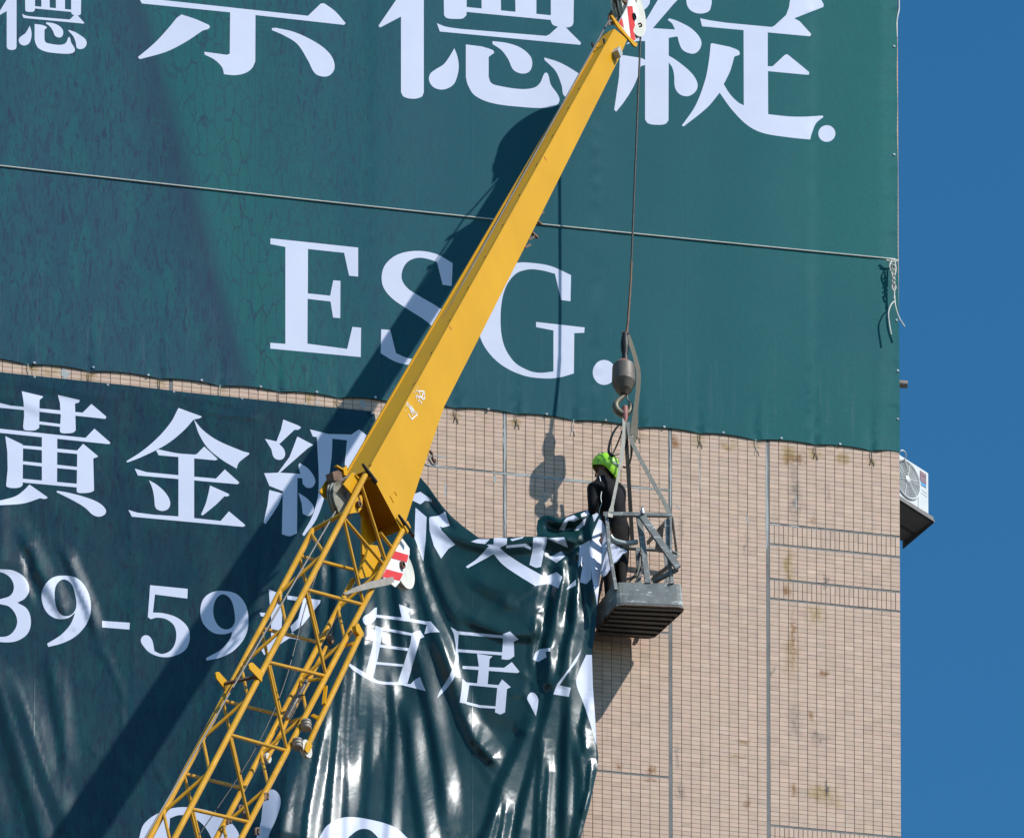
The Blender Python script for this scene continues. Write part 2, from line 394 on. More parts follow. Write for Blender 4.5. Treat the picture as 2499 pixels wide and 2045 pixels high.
# ------------------------------------------------------------------ mesh helpers
class MB:
    def __init__(self):
        self.v = []; self.f = []; self.mi = []
    def add(self, vs_, fs, mi=0):
        o = len(self.v)
        self.v += [tuple(map(float, p)) for p in vs_]
        for f in fs:
            self.f.append([i + o for i in f]); self.mi.append(mi)
        return self
    def hexa(self, a, b, mi=0):
        """a, b: two quads of four points"""
        self.add(list(a) + list(b), [(3, 2, 1, 0), (4, 5, 6, 7), (0, 1, 5, 4), (1, 2, 6, 5), (2, 3, 7, 6), (3, 0, 4, 7)], mi)
        return self
    def bar(self, p, q, wdir, w, t, mi=0):
        """flat bar from p to q; w along wdir, t across"""
        p = np.array(p, float); q = np.array(q, float)
        ax = q - p; ax /= np.linalg.norm(ax)
        wv = np.array(wdir, float); wv = wv - ax * (wv @ ax); wv /= np.linalg.norm(wv)
        tv = np.cross(ax, wv)
        def ring(c):
            return [c + wv * w / 2 + tv * t / 2, c - wv * w / 2 + tv * t / 2, c - wv * w / 2 - tv * t / 2, c + wv * w / 2 - tv * t / 2]
        return self.hexa(ring(p), ring(q), mi)
    def tube(self, pts, r, n=10, cap=True, mi=0):
        pts = [np.array(p, float) for p in pts]
        rs = r if isinstance(r, (list, tuple)) else [r] * len(pts)
        prev = None; rings = []
        for i, p in enumerate(pts):
            a = pts[min(i + 1, len(pts) - 1)] - pts[max(i - 1, 0)]
            a = a / (np.linalg.norm(a) + 1e-9)
            if prev is None:
                h = np.array([0, 0, 1.0]) if abs(a[2]) < 0.9 else np.array([1.0, 0, 0])
                u = np.cross(a, h)
            else:
                u = prev - a * (prev @ a)
            u /= np.linalg.norm(u); prev = u
            w = np.cross(a, u)
            rings.append([p + rs[i] * (math.cos(2 * math.pi * k / n) * u + math.sin(2 * math.pi * k / n) * w) for k in range(n)])
        vs_ = [q for rg in rings for q in rg]
        fs = []
        for i in range(len(pts) - 1):
            for k in range(n):
                fs.append((i * n + k, i * n + (k + 1) % n, (i + 1) * n + (k + 1) % n, (i + 1) * n + k))
        if cap:
            fs.append(tuple(reversed(range(n)))); fs.append(tuple((len(pts) - 1) * n + k for k in range(n)))
        return self.add(vs_, fs, mi)
    def lathe(self, c, axis, prof, n=24, mi=0):
        """prof: list of (distance along axis, radius)"""
        c = np.array(c, float); a = np.array(axis, float); a /= np.linalg.norm(a)
        pts = [c + a * h for h, r in prof]
        h = np.array([0, 0, 1.0]) if abs(a[2]) < 0.9 else np.array([1.0, 0, 0])
        u = np.cross(a, h); u /= np.linalg.norm(u); w = np.cross(a, u)
        vs_ = []
        for (hh, r), p in zip(prof, pts):
            for k in range(n):
                t = 2 * math.pi * k / n
                vs_.append(p + max(r, 1e-4) * (math.cos(t) * u + math.sin(t) * w))
        fs = []
        for i in range(len(prof) - 1):
            for k in range(n):
                fs.append((i * n + k, i * n + (k + 1) % n, (i + 1) * n + (k + 1) % n, (i + 1) * n + k))
        fs.append(tuple(reversed(range(n)))); fs.append(tuple((len(prof) - 1) * n + k for k in range(n)))
        return self.add(vs_, fs, mi)
    def prism(self, poly, off, mi=0):
        """polygon (list of 3D points) extruded by the vector off"""
        n = len(poly); off = np.array(off, float)
        a = [np.array(p, float) for p in poly]; b = [p + off for p in a]
        fs = [tuple(range(n)), tuple(reversed(range(n, 2 * n)))]
        fs += [(i, n + i, n + (i + 1) % n, (i + 1) % n) for i in range(n)]
        return self.add(a + b, fs, mi)
    def ribbon(self, pts, side, w, t=0.004, mi=0):
        pts = [np.array(p, float) for p in pts]
        ws = w if isinstance(w, (list, tuple)) else [w] * len(pts)
        sides = side if isinstance(side, list) else [side] * len(pts)
        rings = []
        for i, p in enumerate(pts):
            a = pts[min(i + 1, len(pts) - 1)] - pts[max(i - 1, 0)]
            a /= np.linalg.norm(a)
            s = np.array(sides[i], float); s = s - a * (s @ a); s /= np.linalg.norm(s)
            nn = np.cross(a, s)
            rings.append([p + s * ws[i] / 2 + nn * t / 2, p - s * ws[i] / 2 + nn * t / 2, p - s * ws[i] / 2 - nn * t / 2, p + s * ws[i] / 2 - nn * t / 2])
        vs_ = [q for r_ in rings for q in r_]; fs = []
        for i in range(len(pts) - 1):
            for k in range(4):
                fs.append((i * 4 + k, i * 4 + (k + 1) % 4, (i + 1) * 4 + (k + 1) % 4, (i + 1) * 4 + k))
        fs.append((3, 2, 1, 0)); fs.append(tuple((len(pts) - 1) * 4 + k for k in range(4)))
        return self.add(vs_, fs, mi)
    def build(self, name, mat, parent=None, smooth=False, bevel=0.0, origin=None, sharp=40):
        me = bpy.data.meshes.new(name)
        v = np.array(self.v)
        if parent is not None:
            root = parent
            while root.parent is not None:
                root = root.parent
            o = np.array(root.location)
        else:
            o = np.array([(v[:, 0].min() + v[:, 0].max()) / 2, (v[:, 1].min() + v[:, 1].max()) / 2, v[:, 2].min()]) if origin is None else np.array(origin)
        me.from_pydata([tuple(p - o) for p in v], [], self.f)
        bm = bmesh.new(); bm.from_mesh(me)
        bmesh.ops.recalc_face_normals(bm, faces=bm.faces)
        if bevel:
            bmesh.ops.bevel(bm, geom=[e for e in bm.edges if len(e.link_faces) == 2 and e.calc_face_angle(0) > 0.5], offset=bevel, segments=2, profile=0.6, affect='EDGES', clamp_overlap=True)
        bm.to_mesh(me); bm.free()
        mats = mat if isinstance(mat, list) else [mat]
        for m in mats:
            me.materials.append(m)
        if len(mats) > 1 and not bevel:
            me.polygons.foreach_set('material_index', self.mi)
        if smooth:
            me.polygons.foreach_set('use_smooth', [True] * len(me.polygons))
            me.set_sharp_from_angle(angle=math.radians(sharp))
        me.update()
        ob = bpy.data.objects.new(name, me)
        if parent is None:
            ob.location = o
        else:
            ob.parent = parent
        COL.objects.link(ob)
        return ob
def tag(o, label=None, cat=None, group=None, kind=None):
    for k, v in (('label', label), ('category', cat), ('group', group), ('kind', kind)):
        if v:
            o[k] = v
    return o
def thing(name, loc, label, cat, group=None):
    o = bpy.data.objects.new(name, None)
    o.empty_display_size = 0.3
    o.location = tuple(map(float, loc))
    COL.objects.link(o)
    return tag(o, label, cat, group)
def smooth_path(pts, n=6):
    """Catmull-Rom through the points"""
    p = [np.array(q, float) for q in pts]
    p = [2 * p[0] - p[1]] + p + [2 * p[-1] - p[-2]]
    out = []
    for i in range(1, len(p) - 2):
        for k in range(n):
            t = k / n
            out.append(0.5 * ((2 * p[i]) + (p[i + 1] - p[i - 1]) * t + (2 * p[i - 1] - 5 * p[i] + 4 * p[i + 1] - p[i + 2]) * t * t + (3 * p[i] - p[i - 1] - 3 * p[i + 1] + p[i + 2]) * t ** 3))
    out.append(p[-2])
    return out

# ------------------------------------------------------------------ ground
g = MB()
g.add([(-900, -900, 0), (900, -900, 0), (900, 900, 0), (-900, 900, 0)], [(0, 1, 2, 3)])
tag(g.build('ground', M['asphalt'], origin=(0, 0, 0)), kind='structure')

# ------------------------------------------------------------------ building
EDGE_S = float(wall_sz(P(2197, 1500))[0])
s_left = float(wall_sz(P(-700, 1000))[0])
z_top = float(P(1000, -900)[2])
broot = thing('apartment_building', from_sz(0, 0, -6.0), 'tall building with a beige tiled wall and grey joints behind the banners', 'building')
core = MB()
plan = [from_sz(s_left, 0, -0.006), from_sz(EDGE_S, 0, -0.006), from_sz(EDGE_S - 5.5, 0, -8.0), from_sz(s_left, 0, -12.0)]
core.prism(plan, (0, 0, z_top))
wall = core.build('wall', M['grout'], broot)

JOINT_PX = [415.0, 1231.5, 1635.8, 1874.6]
JW = 0.034
joints_s = [float(wall_sz(P(x, 1500))[0]) for x in JOINT_PX]
zones = []
lo = s_left
for js in joints_s + [EDGE_S + JW / 2]:
    zones.append((lo, js - JW / 2))
    lo = js + JW / 2
def zpx(x, y):
    return float(P(x, y)[2])
Z_HI, Z_LO = zpx(1600, -120), zpx(1600, 2170)
BH = 0.021                      # height of a horizontal grey joint
band_z = {0: [zpx(200, 1047)], 1: [zpx(1231, 1155)], 2: [zpx(1231, 1155), zpx(1620, 1544), zpx(1560, 1890)], 3: [],
          4: [zpx(1876, 1277), zpx(1876, 1327), zpx(1876, 1412), zpx(1876, 1460), zpx(1876, 2013), zpx(1876, 2063)]}
soldier = {4: [(zpx(1876, 1277), zpx(1876, 1327)), (zpx(1876, 1412), zpx(1876, 1460)), (zpx(1876, 2013), zpx(1876, 2063))]}

TILE = np.array([0.690, 0.500, 0.376])

UP_BOTTOM = [(-200, 857), (68, 891), (217, 907), (389, 925), (537, 943), (680, 957), (825, 972), (968, 985), (1109, 997), (1258, 1011), (1400, 1027), (1558, 1044), (1706, 1058), (1844, 1075), (1989, 1086), (2126, 1101), (2196, 1104)]
ubx = np.array([p[0] for p in UP_BOTTOM]); uby = np.array([p[1] for p in UP_BOTTOM])
def low_top(x):
    return np.interp(x, [-300, 0, 320, 600, 900, 915, 960, 1025, 1064, 1101, 1168, 1310, 1465], [877, 908, 941, 972, 1004, 1009, 1110, 1164, 1214, 1259, 1313, 1310, 1250])
tiles = []       # (s0, s1, z0, z1)
joint_bars = []
for zi, (a, b) in enumerate(zones):
    segs = []
    marks = sorted(band_z[zi], reverse=True)
    top = Z_HI
    for zb in marks + [None]:
        bot = Z_LO if zb is None else zb + BH / 2
        if bot < top:
            segs.append((bot, top))
        if zb is not None:
            joint_bars.append((a, b, zb - BH / 2, zb + BH / 2, True))
            top = zb - BH / 2
    for (z0, z1) in segs:
        vert = any(abs(z1 - (p - BH / 2)) < 0.01 and abs(z0 - (q + BH / 2)) < 0.03 for p, q in soldier.get(zi, []))
        pw, ph = (0.05, 0.098) if vert else (0.1, 0.047)
        wid = b - a
        nc = max(1, round(wid / pw)); nr = max(1, round((z1 - z0) / ph))
        if zi == 0:
            nc = int(wid / pw)
        pw = wid / nc; ph = (z1 - z0) / nr
        gx = 0.0064; gz = 0.0034
        for c in range(nc):
            for r in range(nr):
                tiles.append((a + c * pw + gx / 2, a + (c + 1) * pw - gx / 2, z0 + r * ph + gz / 2, z0 + (r + 1) * ph - gz / 2))
for js in joints_s:
    joint_bars.append((js - JW / 2, js + JW / 2, Z_LO, Z_HI, False))
T = np.array(tiles)
cs, cz = (T[:, 0] + T[:, 1]) / 2, (T[:, 2] + T[:, 3]) / 2
cpx, cpy = project(from_sz(cs, cz, np.zeros(len(T))))
under_up = (cpy < np.interp(cpx, ubx, uby) - 70) & (cpx < 2120)
under_low = (cpy > low_top(cpx) + 75) & (cpx < 1330)
keep = (cpx > -160) & ~under_up & ~under_low
T = T[keep]; cpx = cpx[keep]; cpy = cpy[keep]
tint = TILE[None] * rng.normal(1.0, 0.048, (len(T), 1)) * (1 + rng.normal(0, 0.012, (len(T), 3)))
def tile_block(w, h, ch=0.0011):
    d0, d1 = -0.0075, 0.0
    v = [(0, 0, d0), (w, 0, d0), (w, h, d0), (0, h, d0), (0, 0, d1 - ch * .6), (w, 0, d1 - ch * .6), (w, h, d1 - ch * .6), (0, h, d1 - ch * .6),
         (ch, ch, d1), (w - ch, ch, d1), (w - ch, h - ch, d1), (ch, h - ch, d1)]
    f = [(8, 9, 10, 11), (4, 5, 9, 8), (5, 6, 10, 9), (6, 7, 11, 10), (7, 4, 8, 11), (0, 1, 5, 4), (1, 2, 6, 5), (2, 3, 7, 6), (3, 0, 4, 7)]
    return np.array(v), f
# the 300 tiles that show largest and in full: the open wall between the boom and the basket, then the sliver, are widest
area = (T[:, 1] - T[:, 0])
free = (cpy > np.interp(cpx, ubx, uby) + 14) & (cpx > 1090) & (cpx < 1440) & (cpy < low_top(cpx) - 8) & (cpy < 1290)
free2 = (cpx > 1640) & (cpx < 1870) & (cpy > 1100) & (cpy < 2040)
score = np.where(free, 3, 0) + np.where(free2, 2, 0) - cpx * 1e-4 - cpy * 1e-6
pick = np.argsort(-score)[:300]
picked = np.zeros(len(T), bool); picked[pick] = True
shared = {}
broot_loc = np.array(broot.location)
for i in np.nonzero(picked)[0]:
    s0, s1, z0, z1 = T[i]
    key = (round(s1 - s0, 4), round(z1 - z0, 4))
    if key not in shared:
        v, f = tile_block(s1 - s0, z1 - z0)
        me = bpy.data.meshes.new('tile')
        me.from_pydata([tuple(p[0] * WD + p[1] * ZU + p[2] * WN) for p in v], [], f)
        me.materials.append(M['tile'])
        shared[key] = me
    ob = bpy.data.objects.new('tile', shared[key])
    ob.parent = wall
    ob.location = tuple(from_sz(s0, z0, rng.normal(0, 0.0004)) - broot_loc)
    ob.color = (*np.clip(tint[i], 0, 1), 1)
    COL.objects.link(ob)
rest = np.nonzero(~picked)[0]
bv, bf = tile_block(1, 1)
allv = []; allf = []; allc = []
for j, i in enumerate(rest):
    s0, s1, z0, z1 = T[i]
    v, f = tile_block(s1 - s0, z1 - z0)
    dj = rng.normal(0, 0.0005)
    allv.append(from_sz(s0 + v[:, 0], z0 + v[:, 1], v[:, 2] + dj) - broot_loc)
    allf += [tuple(k + 12 * j for k in q) for q in f]
    allc.append(np.repeat(np.append(np.clip(tint[i], 0, 1), 1.0)[None], 12, 0))
me = bpy.data.meshes.new('tile_field')
me.from_pydata(np.concatenate(allv).tolist(), [], allf)
at = me.color_attributes.new('tint', 'FLOAT_COLOR', 'POINT')
at.data.foreach_set('color', np.concatenate(allc).ravel())
me.materials.append(M['tile_field'])
tf = bpy.data.objects.new('tile_field', me)
tf.parent = wall
COL.objects.link(tf)
tag(tf, kind='stuff')
for (a, b, z0, z1, hor) in joint_bars:
    jb = MB()
    nseg = max(1, int((b - a if hor else z1 - z0) / 0.25))
    for k in range(nseg):
        t0, t1 = k / nseg, (k + 1) / nseg
        if hor:
            q = [(a + (b - a) * t0, z0), (a + (b - a) * t1, z0), (a + (b - a) * t1, z1), (a + (b - a) * t0, z1)]
        else:
            q = [(a, z0 + (z1 - z0) * t0), (b, z0 + (z1 - z0) * t0), (b, z0 + (z1 - z0) * t1), (a, z0 + (z1 - z0) * t1)]
        d1 = -0.0035 if hor else -0.0028
        jb.add([from_sz(s, z, d1) for s, z in q], [(0, 1, 2, 3)])
    jb.build('sealed_joint', M['joint'], wall)
# pale cement smears round the joints
def smear(pts, w, dz=0.0012):
    mb = MB()
    pp = [np.array(wall_sz(P(x, y))) for x, y in pts]
    n = 14
    L_ = []; R_ = []
    for k in range(n + 1):
        t = k / n * (len(pp) - 1); i = min(int(t), len(pp) - 2); q = pp[i] + (pp[i + 1] - pp[i]) * (t - i)
        dirv = pp[i + 1] - pp[i]; dirv /= np.linalg.norm(dirv); nn = np.array([-dirv[1], dirv[0]])
        taper = 0.35 + 0.65 * math.sin(math.pi * min(1, max(0, k / n)))
        L_.append(q + nn * w / 2 * taper * random.uniform(.5, 1.2)); R_.append(q - nn * w / 2 * taper * random.uniform(.5, 1.2))
    vs_ = [from_sz(q[0], q[1], dz) for q in L_ + R_]
    mb.add(vs_, [(k, k + 1, n + 2 + k, n + 1 + k) for k in range(n)])
    return mb.build('cement_smear', M['joint_pale'], wall)
smear([(1231, 1002), (1232, 1060), (1231, 1152)], 0.035, 0.0013)
smear([(1232, 1150), (1233, 1250), (1233, 1312)], 0.024, 0.0016)
smear([(1040, 1134), (1060, 1136), (1110, 1143)], 0.026, 0.0019)
smear([(1200, 1153), (1300, 1162), (1400, 1173), (1480, 1181)], 0.033, 0.0022)
smear([(1480, 1182), (1560, 1190), (1632, 1196)], 0.024, 0.0019)
smear([(1208, 1158), (1207, 1180)], 0.03, 0.0025)
smear([(1087, 1174), (1088, 1216)], 0.016, 0.0013)
smear([(1062, 1112), (1090, 1116)], 0.016, 0.0013)
smear([(1312, 1212), (1325, 1212)], 0.02, 0.0013)
smear([(1328, 1200), (1329, 1232)], 0.025, 0.0016)
smear([(1707, 1118), (1708, 1200)], 0.012, 0.0013)
smear([(1943, 1203), (1943, 1248)], 0.014, 0.0013)
smear([(1823, 1255), (1823, 1275)], 0.016, 0.0013)
smear([(1635, 1050), (1637, 1150), (1636, 1240)], 0.024, 0.0013)
smear([(1871, 1080), (1871, 1180), (1872, 1280), (1871, 1340)], 0.03, 0.0013)
smear([(1878, 1279), (1905, 1281)], 0.018, 0.0016)
smear([(1925, 1283), (1950, 1286)], 0.02, 0.0016)
smear([(1650, 1232), (1658, 1240)], 0.02, 0.0013)
smear([(155, 900), (162, 925)], 0.10, 0.0013)
smear([(882, 975), (888, 998)], 0.07, 0.0013)
smear([(770, 982), (780, 984)], 0.03, 0.0013)

# ------------------------------------------------------------------ glyph tracing helpers
def curve(pts, seg=5):
    """polygon with sharp points (x, y) and smooth points (x, y, 1)"""
    n = len(pts); out = []
    for i in range(n):
        p0 = pts[i - 1]; p1 = pts[i]; p2 = pts[(i + 1) % n]; p3 = pts[(i + 2) % n]
        a = np.array(p1[:2], float); b = np.array(p2[:2], float)
        out.append(tuple(a))
        s1, s2 = len(p1) > 2, len(p2) > 2
        if s1 or s2:
            ln = np.linalg.norm(b - a)
            def tang(prev, cur, nxt):
                t = np.array(nxt[:2], float) - np.array(prev[:2], float)
                return t / (np.linalg.norm(t) + 1e-9) * ln
            m1 = tang(p0, p1, p2) if s1 else (b - a)
            m2 = tang(p1, p2, p3) if s2 else (b - a)
            for k in range(1, seg):
                t = k / seg
                h00 = 2 * t**3 - 3 * t**2 + 1; h10 = t**3 - 2 * t**2 + t; h01 = -2 * t**3 + 3 * t**2; h11 = t**3 - t**2
                out.append(tuple(h00 * a + h10 * m1 + h01 * b + h11 * m2))
    return out
def G(ox, oy, sc, pts):
    return [(ox + x / sc, oy + y / sc) for x, y in curve(pts)]
def ell(cx, cy, rx, ry, n=28):
    return [(cx + rx * math.cos(2 * math.pi * k / n), cy + ry * math.sin(2 * math.pi * k / n)) for k in range(n)]
S = 1
c1 = lambda pts: G(0, 0, 2.122, pts)
c2 = lambda pts: G(800, 0, 2.122, pts)
c3 = lambda pts: G(1499, 0, 2.122, pts)
c4 = lambda pts: G(0, 700, 2.122, pts)
c7 = lambda pts: G(0, 1245, 2.122, pts)
c8 = lambda pts: G(700, 1245, 2.122, pts)
c10 = lambda pts: G(1400, 0, 7.073, pts)
k1 = lambda pts: G(0, 1400, 2.6525, pts)
k2 = lambda pts: G(700, 250, 2.17, pts)
k3 = lambda pts: G(1000, 1200, 4.244, pts)
k4 = lambda pts: G(1000, 1600, 3.902, pts)
k6 = lambda pts: G(0, 900, 3.472, pts)

# upper banner ------------------------------------------------------
DE = [[(400, -70), (497, -70), (497, 480), (485, 503, S), (440, 513, S), (393, 502, S), (379, 478), (379, 88), (272, 144), (262, 136), (355, 0)],
      [(600, -60), (720, -60), (718, 80), (700, 97, S), (660, 100, S), (615, 95, S), (602, 80)],
      [(712, 38), (1162, 82), (1162, 106), (712, 63)],
      [(795, -60), (895, -60), (897, 62), (797, 52)], [(970, -60), (1080, -60), (1080, 80), (972, 70)],
      [(1155, -60), (1275, -60), (1272, 120), (1262, 138, S), (1225, 145, S), (1190, 140), (1165, 130, S), (1155, 110)],
      [(565, 122), (610, 140, S), (690, 152), (1130, 188), (1148, 180), (1190, 142), (1225, 140), (1238, 150), (1312, 224), (1306, 234), (580, 165)],
      [(655, 252), (670, 290, S), (678, 340, S), (672, 390, S), (650, 440, S), (600, 465, S), (550, 455, S), (525, 420, S), (530, 385, S), (560, 360, S), (600, 335, S), (630, 295, S)],
      [(715, 232), (800, 243), (855, 262, S), (862, 275), (833, 297), (833, 400), (845, 430, S), (880, 445, S), (1000, 463, S), (1070, 455, S), (1100, 430, S), (1120, 385, S), (1132, 378, S), (1142, 390, S), (1155, 440, S), (1190, 490, S), (1200, 520, S), (1185, 545, S), (1130, 560, S), (1000, 555, S), (850, 535, S), (760, 495, S), (725, 440, S), (715, 400)],
      [(853, 215), (930, 225, S), (1000, 250, S), (1050, 295, S), (1058, 340, S), (1040, 375, S), (1000, 382, S), (960, 362, S), (935, 310, S), (900, 262, S), (853, 230)],
      [(1122, 300), (1200, 325, S), (1280, 370, S), (1330, 410, S), (1340, 460, S), (1300, 505, S), (1228, 502, S), (1210, 440, S), (1180, 370, S), (1122, 312)]]
def small_de(pts):
    o = []
    for p in pts:
        x, y = p[0], p[1]
        X = 0.43 * (x - 600) + 130
        Y = 0.475 * (y - 0.1 * x - 32) + 47 + 0.1 * X
        o.append((X, Y) + tuple(p[2:]))
    return o
UP = [c2(g_) for g_ in DE] + [c1(small_de(g_)) for g_ in DE]
UP += [c1(q) for q in [
    [(690, -60), (735, 20), (1195, 66), (1323, 80), (1782, 131), (1790, 122), (1735, 60, S), (1680, 20), (1662, 20), (1595, 84), (820, 0), (740, -60)],
    [(1192, 60), (1323, 72), (1322, 320), (1305, 355, S), (1270, 380, S), (1215, 391, S), (1160, 386), (1150, 350, S), (1110, 310, S), (1060, 285), (1058, 270), (1175, 286), (1190, 280)],
    [(940, 77), (1010, 100, S), (1080, 130), (1088, 140), (1080, 152), (1050, 160), (960, 220, S), (860, 270, S), (725, 308), (714, 298), (800, 225, S), (870, 150, S), (915, 95)],
    [(1408, 148), (1430, 146), (1530, 170, S), (1650, 230, S), (1715, 290, S), (1733, 350, S), (1710, 390, S), (1670, 398, S), (1630, 380, S), (1595, 315, S), (1540, 230, S), (1470, 185, S), (1408, 158)]]]
UP += [c3(q) for q in [
    [(245, -30), (360, -30), (310, 20), (200, 148), (315, 155), (300, 125, S), (277, 105), (285, 97), (330, 112, S), (400, 150, S), (445, 200, S), (450, 240, S), (425, 275, S), (390, 278, S), (350, 255, S), (327, 190), (282, 198),
     (282, 290), (330, 320, S), (400, 380, S), (430, 430, S), (425, 470, S), (385, 499, S), (340, 490, S), (315, 455, S), (310, 390, S), (300, 350, S), (282, 325),
     (281, 625), (265, 643, S), (222, 648, S), (175, 640, S), (160, 620), (160, 215), (120, 214), (60, 232), (100, 200), (150, 130)],
    [(30, 285), (140, 302), (160, 312), (160, 338), (137, 345), (128, 380, S), (100, 450, S), (50, 530, S), (10, 580), (0, 570), (25, 400)],
    [(375, -30), (505, -30), (505, 20), (490, 60, S), (440, 72, S), (395, 55, S), (375, 20, S)],
    [(120, -30), (186, -30), (184, 20), (165, 45, S), (140, 55, S), (110, 20)],
    [(445, 97), (500, 108, S), (580, 120), (815, 142), (830, 135), (890, 80), (905, 40), (915, -30), (1055, -30), (1085, 25), (1083, 38), (932, 97), (960, 112), (1020, 178), (1015, 190), (455, 138)],
    [(670, 140), (795, 160), (795, 345), (820, 345), (885, 285), (897, 283), (1010, 375), (1008, 390), (796, 370), (797, 593), (900, 604, S), (980, 606, S), (1080, 600), (1083, 608), (1045, 640, S), (1020, 700), (1015, 724), (900, 712, S), (770, 690, S), (690, 650, S), (610, 570, S), (546, 482), (480, 560, S), (360, 656), (350, 652), (420, 550, S), (470, 420, S), (490, 320, S), (500, 228), (510, 226), (600, 245), (645, 265, S), (650, 285), (622, 295), (600, 370, S), (567, 438), (600, 490, S), (640, 530, S), (671, 548)]]]
UP.append(ell(1499 + 1101 / 2.122, 693 / 2.122, 20.8, 20.3))
UP.append([(660, 582), (874, 604.6), (874, 675.3), (852, 673), (839.8, 617.3), (751.6, 608), (751.2, 716.3), (805.8, 722), (813.4, 684.3), (830.8, 685.7), (830.3, 776.6), (812.9, 775.2), (806.8, 736), (750.7, 729.5), (750.2, 839), (847.3, 851.7), (860, 798), (881.2, 800), (880.3, 871.5), (659.8, 850.8), (659.8, 836.7), (696.5, 839.5), (696.5, 603), (660, 596)])
UP += [k2(q) for q in [
    [(878, 852), (873, 973), (825, 966), (795, 845), (740, 828, S), (690, 824, S), (640, 845, S), (612, 890, S), (610, 940, S), (640, 985, S), (700, 1025, S), (820, 1098, S), (885, 1170, S), (900, 1240, S), (870, 1330, S), (790, 1385, S), (680, 1393, S), (580, 1375, S), (497, 1328), (500, 1202), (547, 1205), (578, 1328), (640, 1354, S), (700, 1358, S), (770, 1330, S), (800, 1270, S), (790, 1215, S), (740, 1160, S), (640, 1095, S), (560, 1040, S), (512, 980, S), (503, 915, S), (525, 855, S), (590, 805, S), (690, 787, S), (790, 803, S)],
    [(1505, 915), (1502, 1053), (1453, 1047), (1420, 908), (1350, 890, S), (1280, 885, S), (1210, 910, S), (1155, 990, S), (1132, 1120, S), (1145, 1270, S), (1200, 1370, S), (1280, 1420, S), (1340, 1432, S), (1412, 1425), (1412, 1208), (1320, 1190), (1320, 1163), (1577, 1192), (1575, 1220), (1522, 1222), (1520, 1435), (1450, 1455, S), (1370, 1462, S), (1250, 1445, S), (1130, 1385, S), (1045, 1290, S), (1010, 1180, S), (1020, 1060, S), (1070, 950, S), (1140, 880, S), (1220, 850, S), (1310, 852, S), (1400, 868, S)]]]
UP.append(ell(1474.5, 909, 28, 30.5))

# lower banner ------------------------------------------------------
LOW = [k6(q) for q in [
    [(185, 190), (360, 232), (365, 240), (335, 265), (332, 500), (300, 520, S), (240, 523, S), (205, 515, S), (196, 490), (205, 400), (200, 280)],
    [(490, 222), (675, 265), (670, 285), (635, 295), (642, 520), (620, 540, S), (560, 547, S), (515, 540, S), (507, 520), (515, 400), (508, 290)],
    [(-40, 285), (0, 290), (90, 312), (505, 352), (700, 372), (775, 298), (895, 400), (902, 412), (890, 424), (505, 383), (200, 350), (-40, 325)],
    [(328, 445), (512, 468), (512, 492), (328, 470)],
    [(-60, 500), (0, 508), (725, 585), (800, 507), (930, 620), (935, 632), (920, 638), (0, 542), (-60, 536)],
    [(45, 570), (190, 640), (195, 650), (192, 985), (170, 1003, S), (110, 1010, S), (60, 1000, S), (52, 985), (65, 850), (62, 700)],
    [(705, 635), (825, 735), (830, 745), (790, 760), (797, 1030), (770, 1045, S), (700, 1052, S), (655, 1045, S), (650, 1020), (655, 690)],
    [(355, 570), (485, 585), (483, 985), (355, 970)],
    [(185, 648), (362, 662), (362, 690), (185, 673)], [(478, 675), (662, 693), (662, 722), (478, 705)],
    [(188, 782), (362, 800), (362, 828), (188, 808)], [(478, 812), (662, 832), (662, 858), (478, 840)],
    [(188, 930), (662, 975), (662, 1005), (188, 962)],
    [(250, 980), (400, 1085), (402, 1095), (375, 1103), (340, 1095), (200, 1140, S), (0, 1155), (-60, 1150), (-60, 1120), (0, 1115), (130, 1080, S), (200, 1030, S)],
    [(482, 1033), (560, 1045, S), (700, 1080, S), (830, 1130, S), (895, 1190, S), (890, 1230, S), (840, 1252, S), (785, 1235, S), (720, 1175, S), (620, 1115, S), (480, 1045)],
    [(1512, 332), (1700, 400), (1712, 408), (1690, 420), (1640, 430), (1560, 520, S), (1440, 620, S), (1320, 690, S), (1180, 755, S), (1080, 793), (1070, 783), (1200, 700, S), (1340, 580, S), (1450, 450, S), (1500, 355, S)],
    [(1640, 425), (1720, 520, S), (1850, 610, S), (2060, 700), (2112, 712), (2110, 725), (2050, 770, S), (2020, 800, S), (2005, 845), (1880, 770, S), (1760, 670, S), (1690, 560, S), (1650, 450, S)],
    [(1322, 690), (1345, 683), (1500, 715, S), (1650, 727), (1670, 720), (1730, 658), (1835, 755), (1845, 768), (1825, 775), (1345, 732)],
    [(1142, 845), (1240, 875), (1500, 900), (1830, 930), (1905, 852), (2020, 955), (2028, 968), (2010, 977), (1168, 903)],
    [(1512, 735), (1645, 750), (1645, 1285), (1512, 1270)],
    [(1262, 943), (1340, 990, S), (1410, 1060, S), (1442, 1130, S), (1430, 1180, S), (1385, 1203, S), (1330, 1190, S), (1312, 1160), (1305, 1080, S), (1290, 1010, S)],
    [(1780, 988), (1930, 1055), (1945, 1068), (1930, 1080), (1900, 1080), (1830, 1150, S), (1720, 1240), (1702, 1235), (1740, 1150, S), (1765, 1060, S)],
    [(1088, 1195), (1160, 1217), (1300, 1235), (1510, 1250), (1870, 1288), (1940, 1207), (2070, 1315), (2078, 1328), (2060, 1338), (1118, 1252)]]]
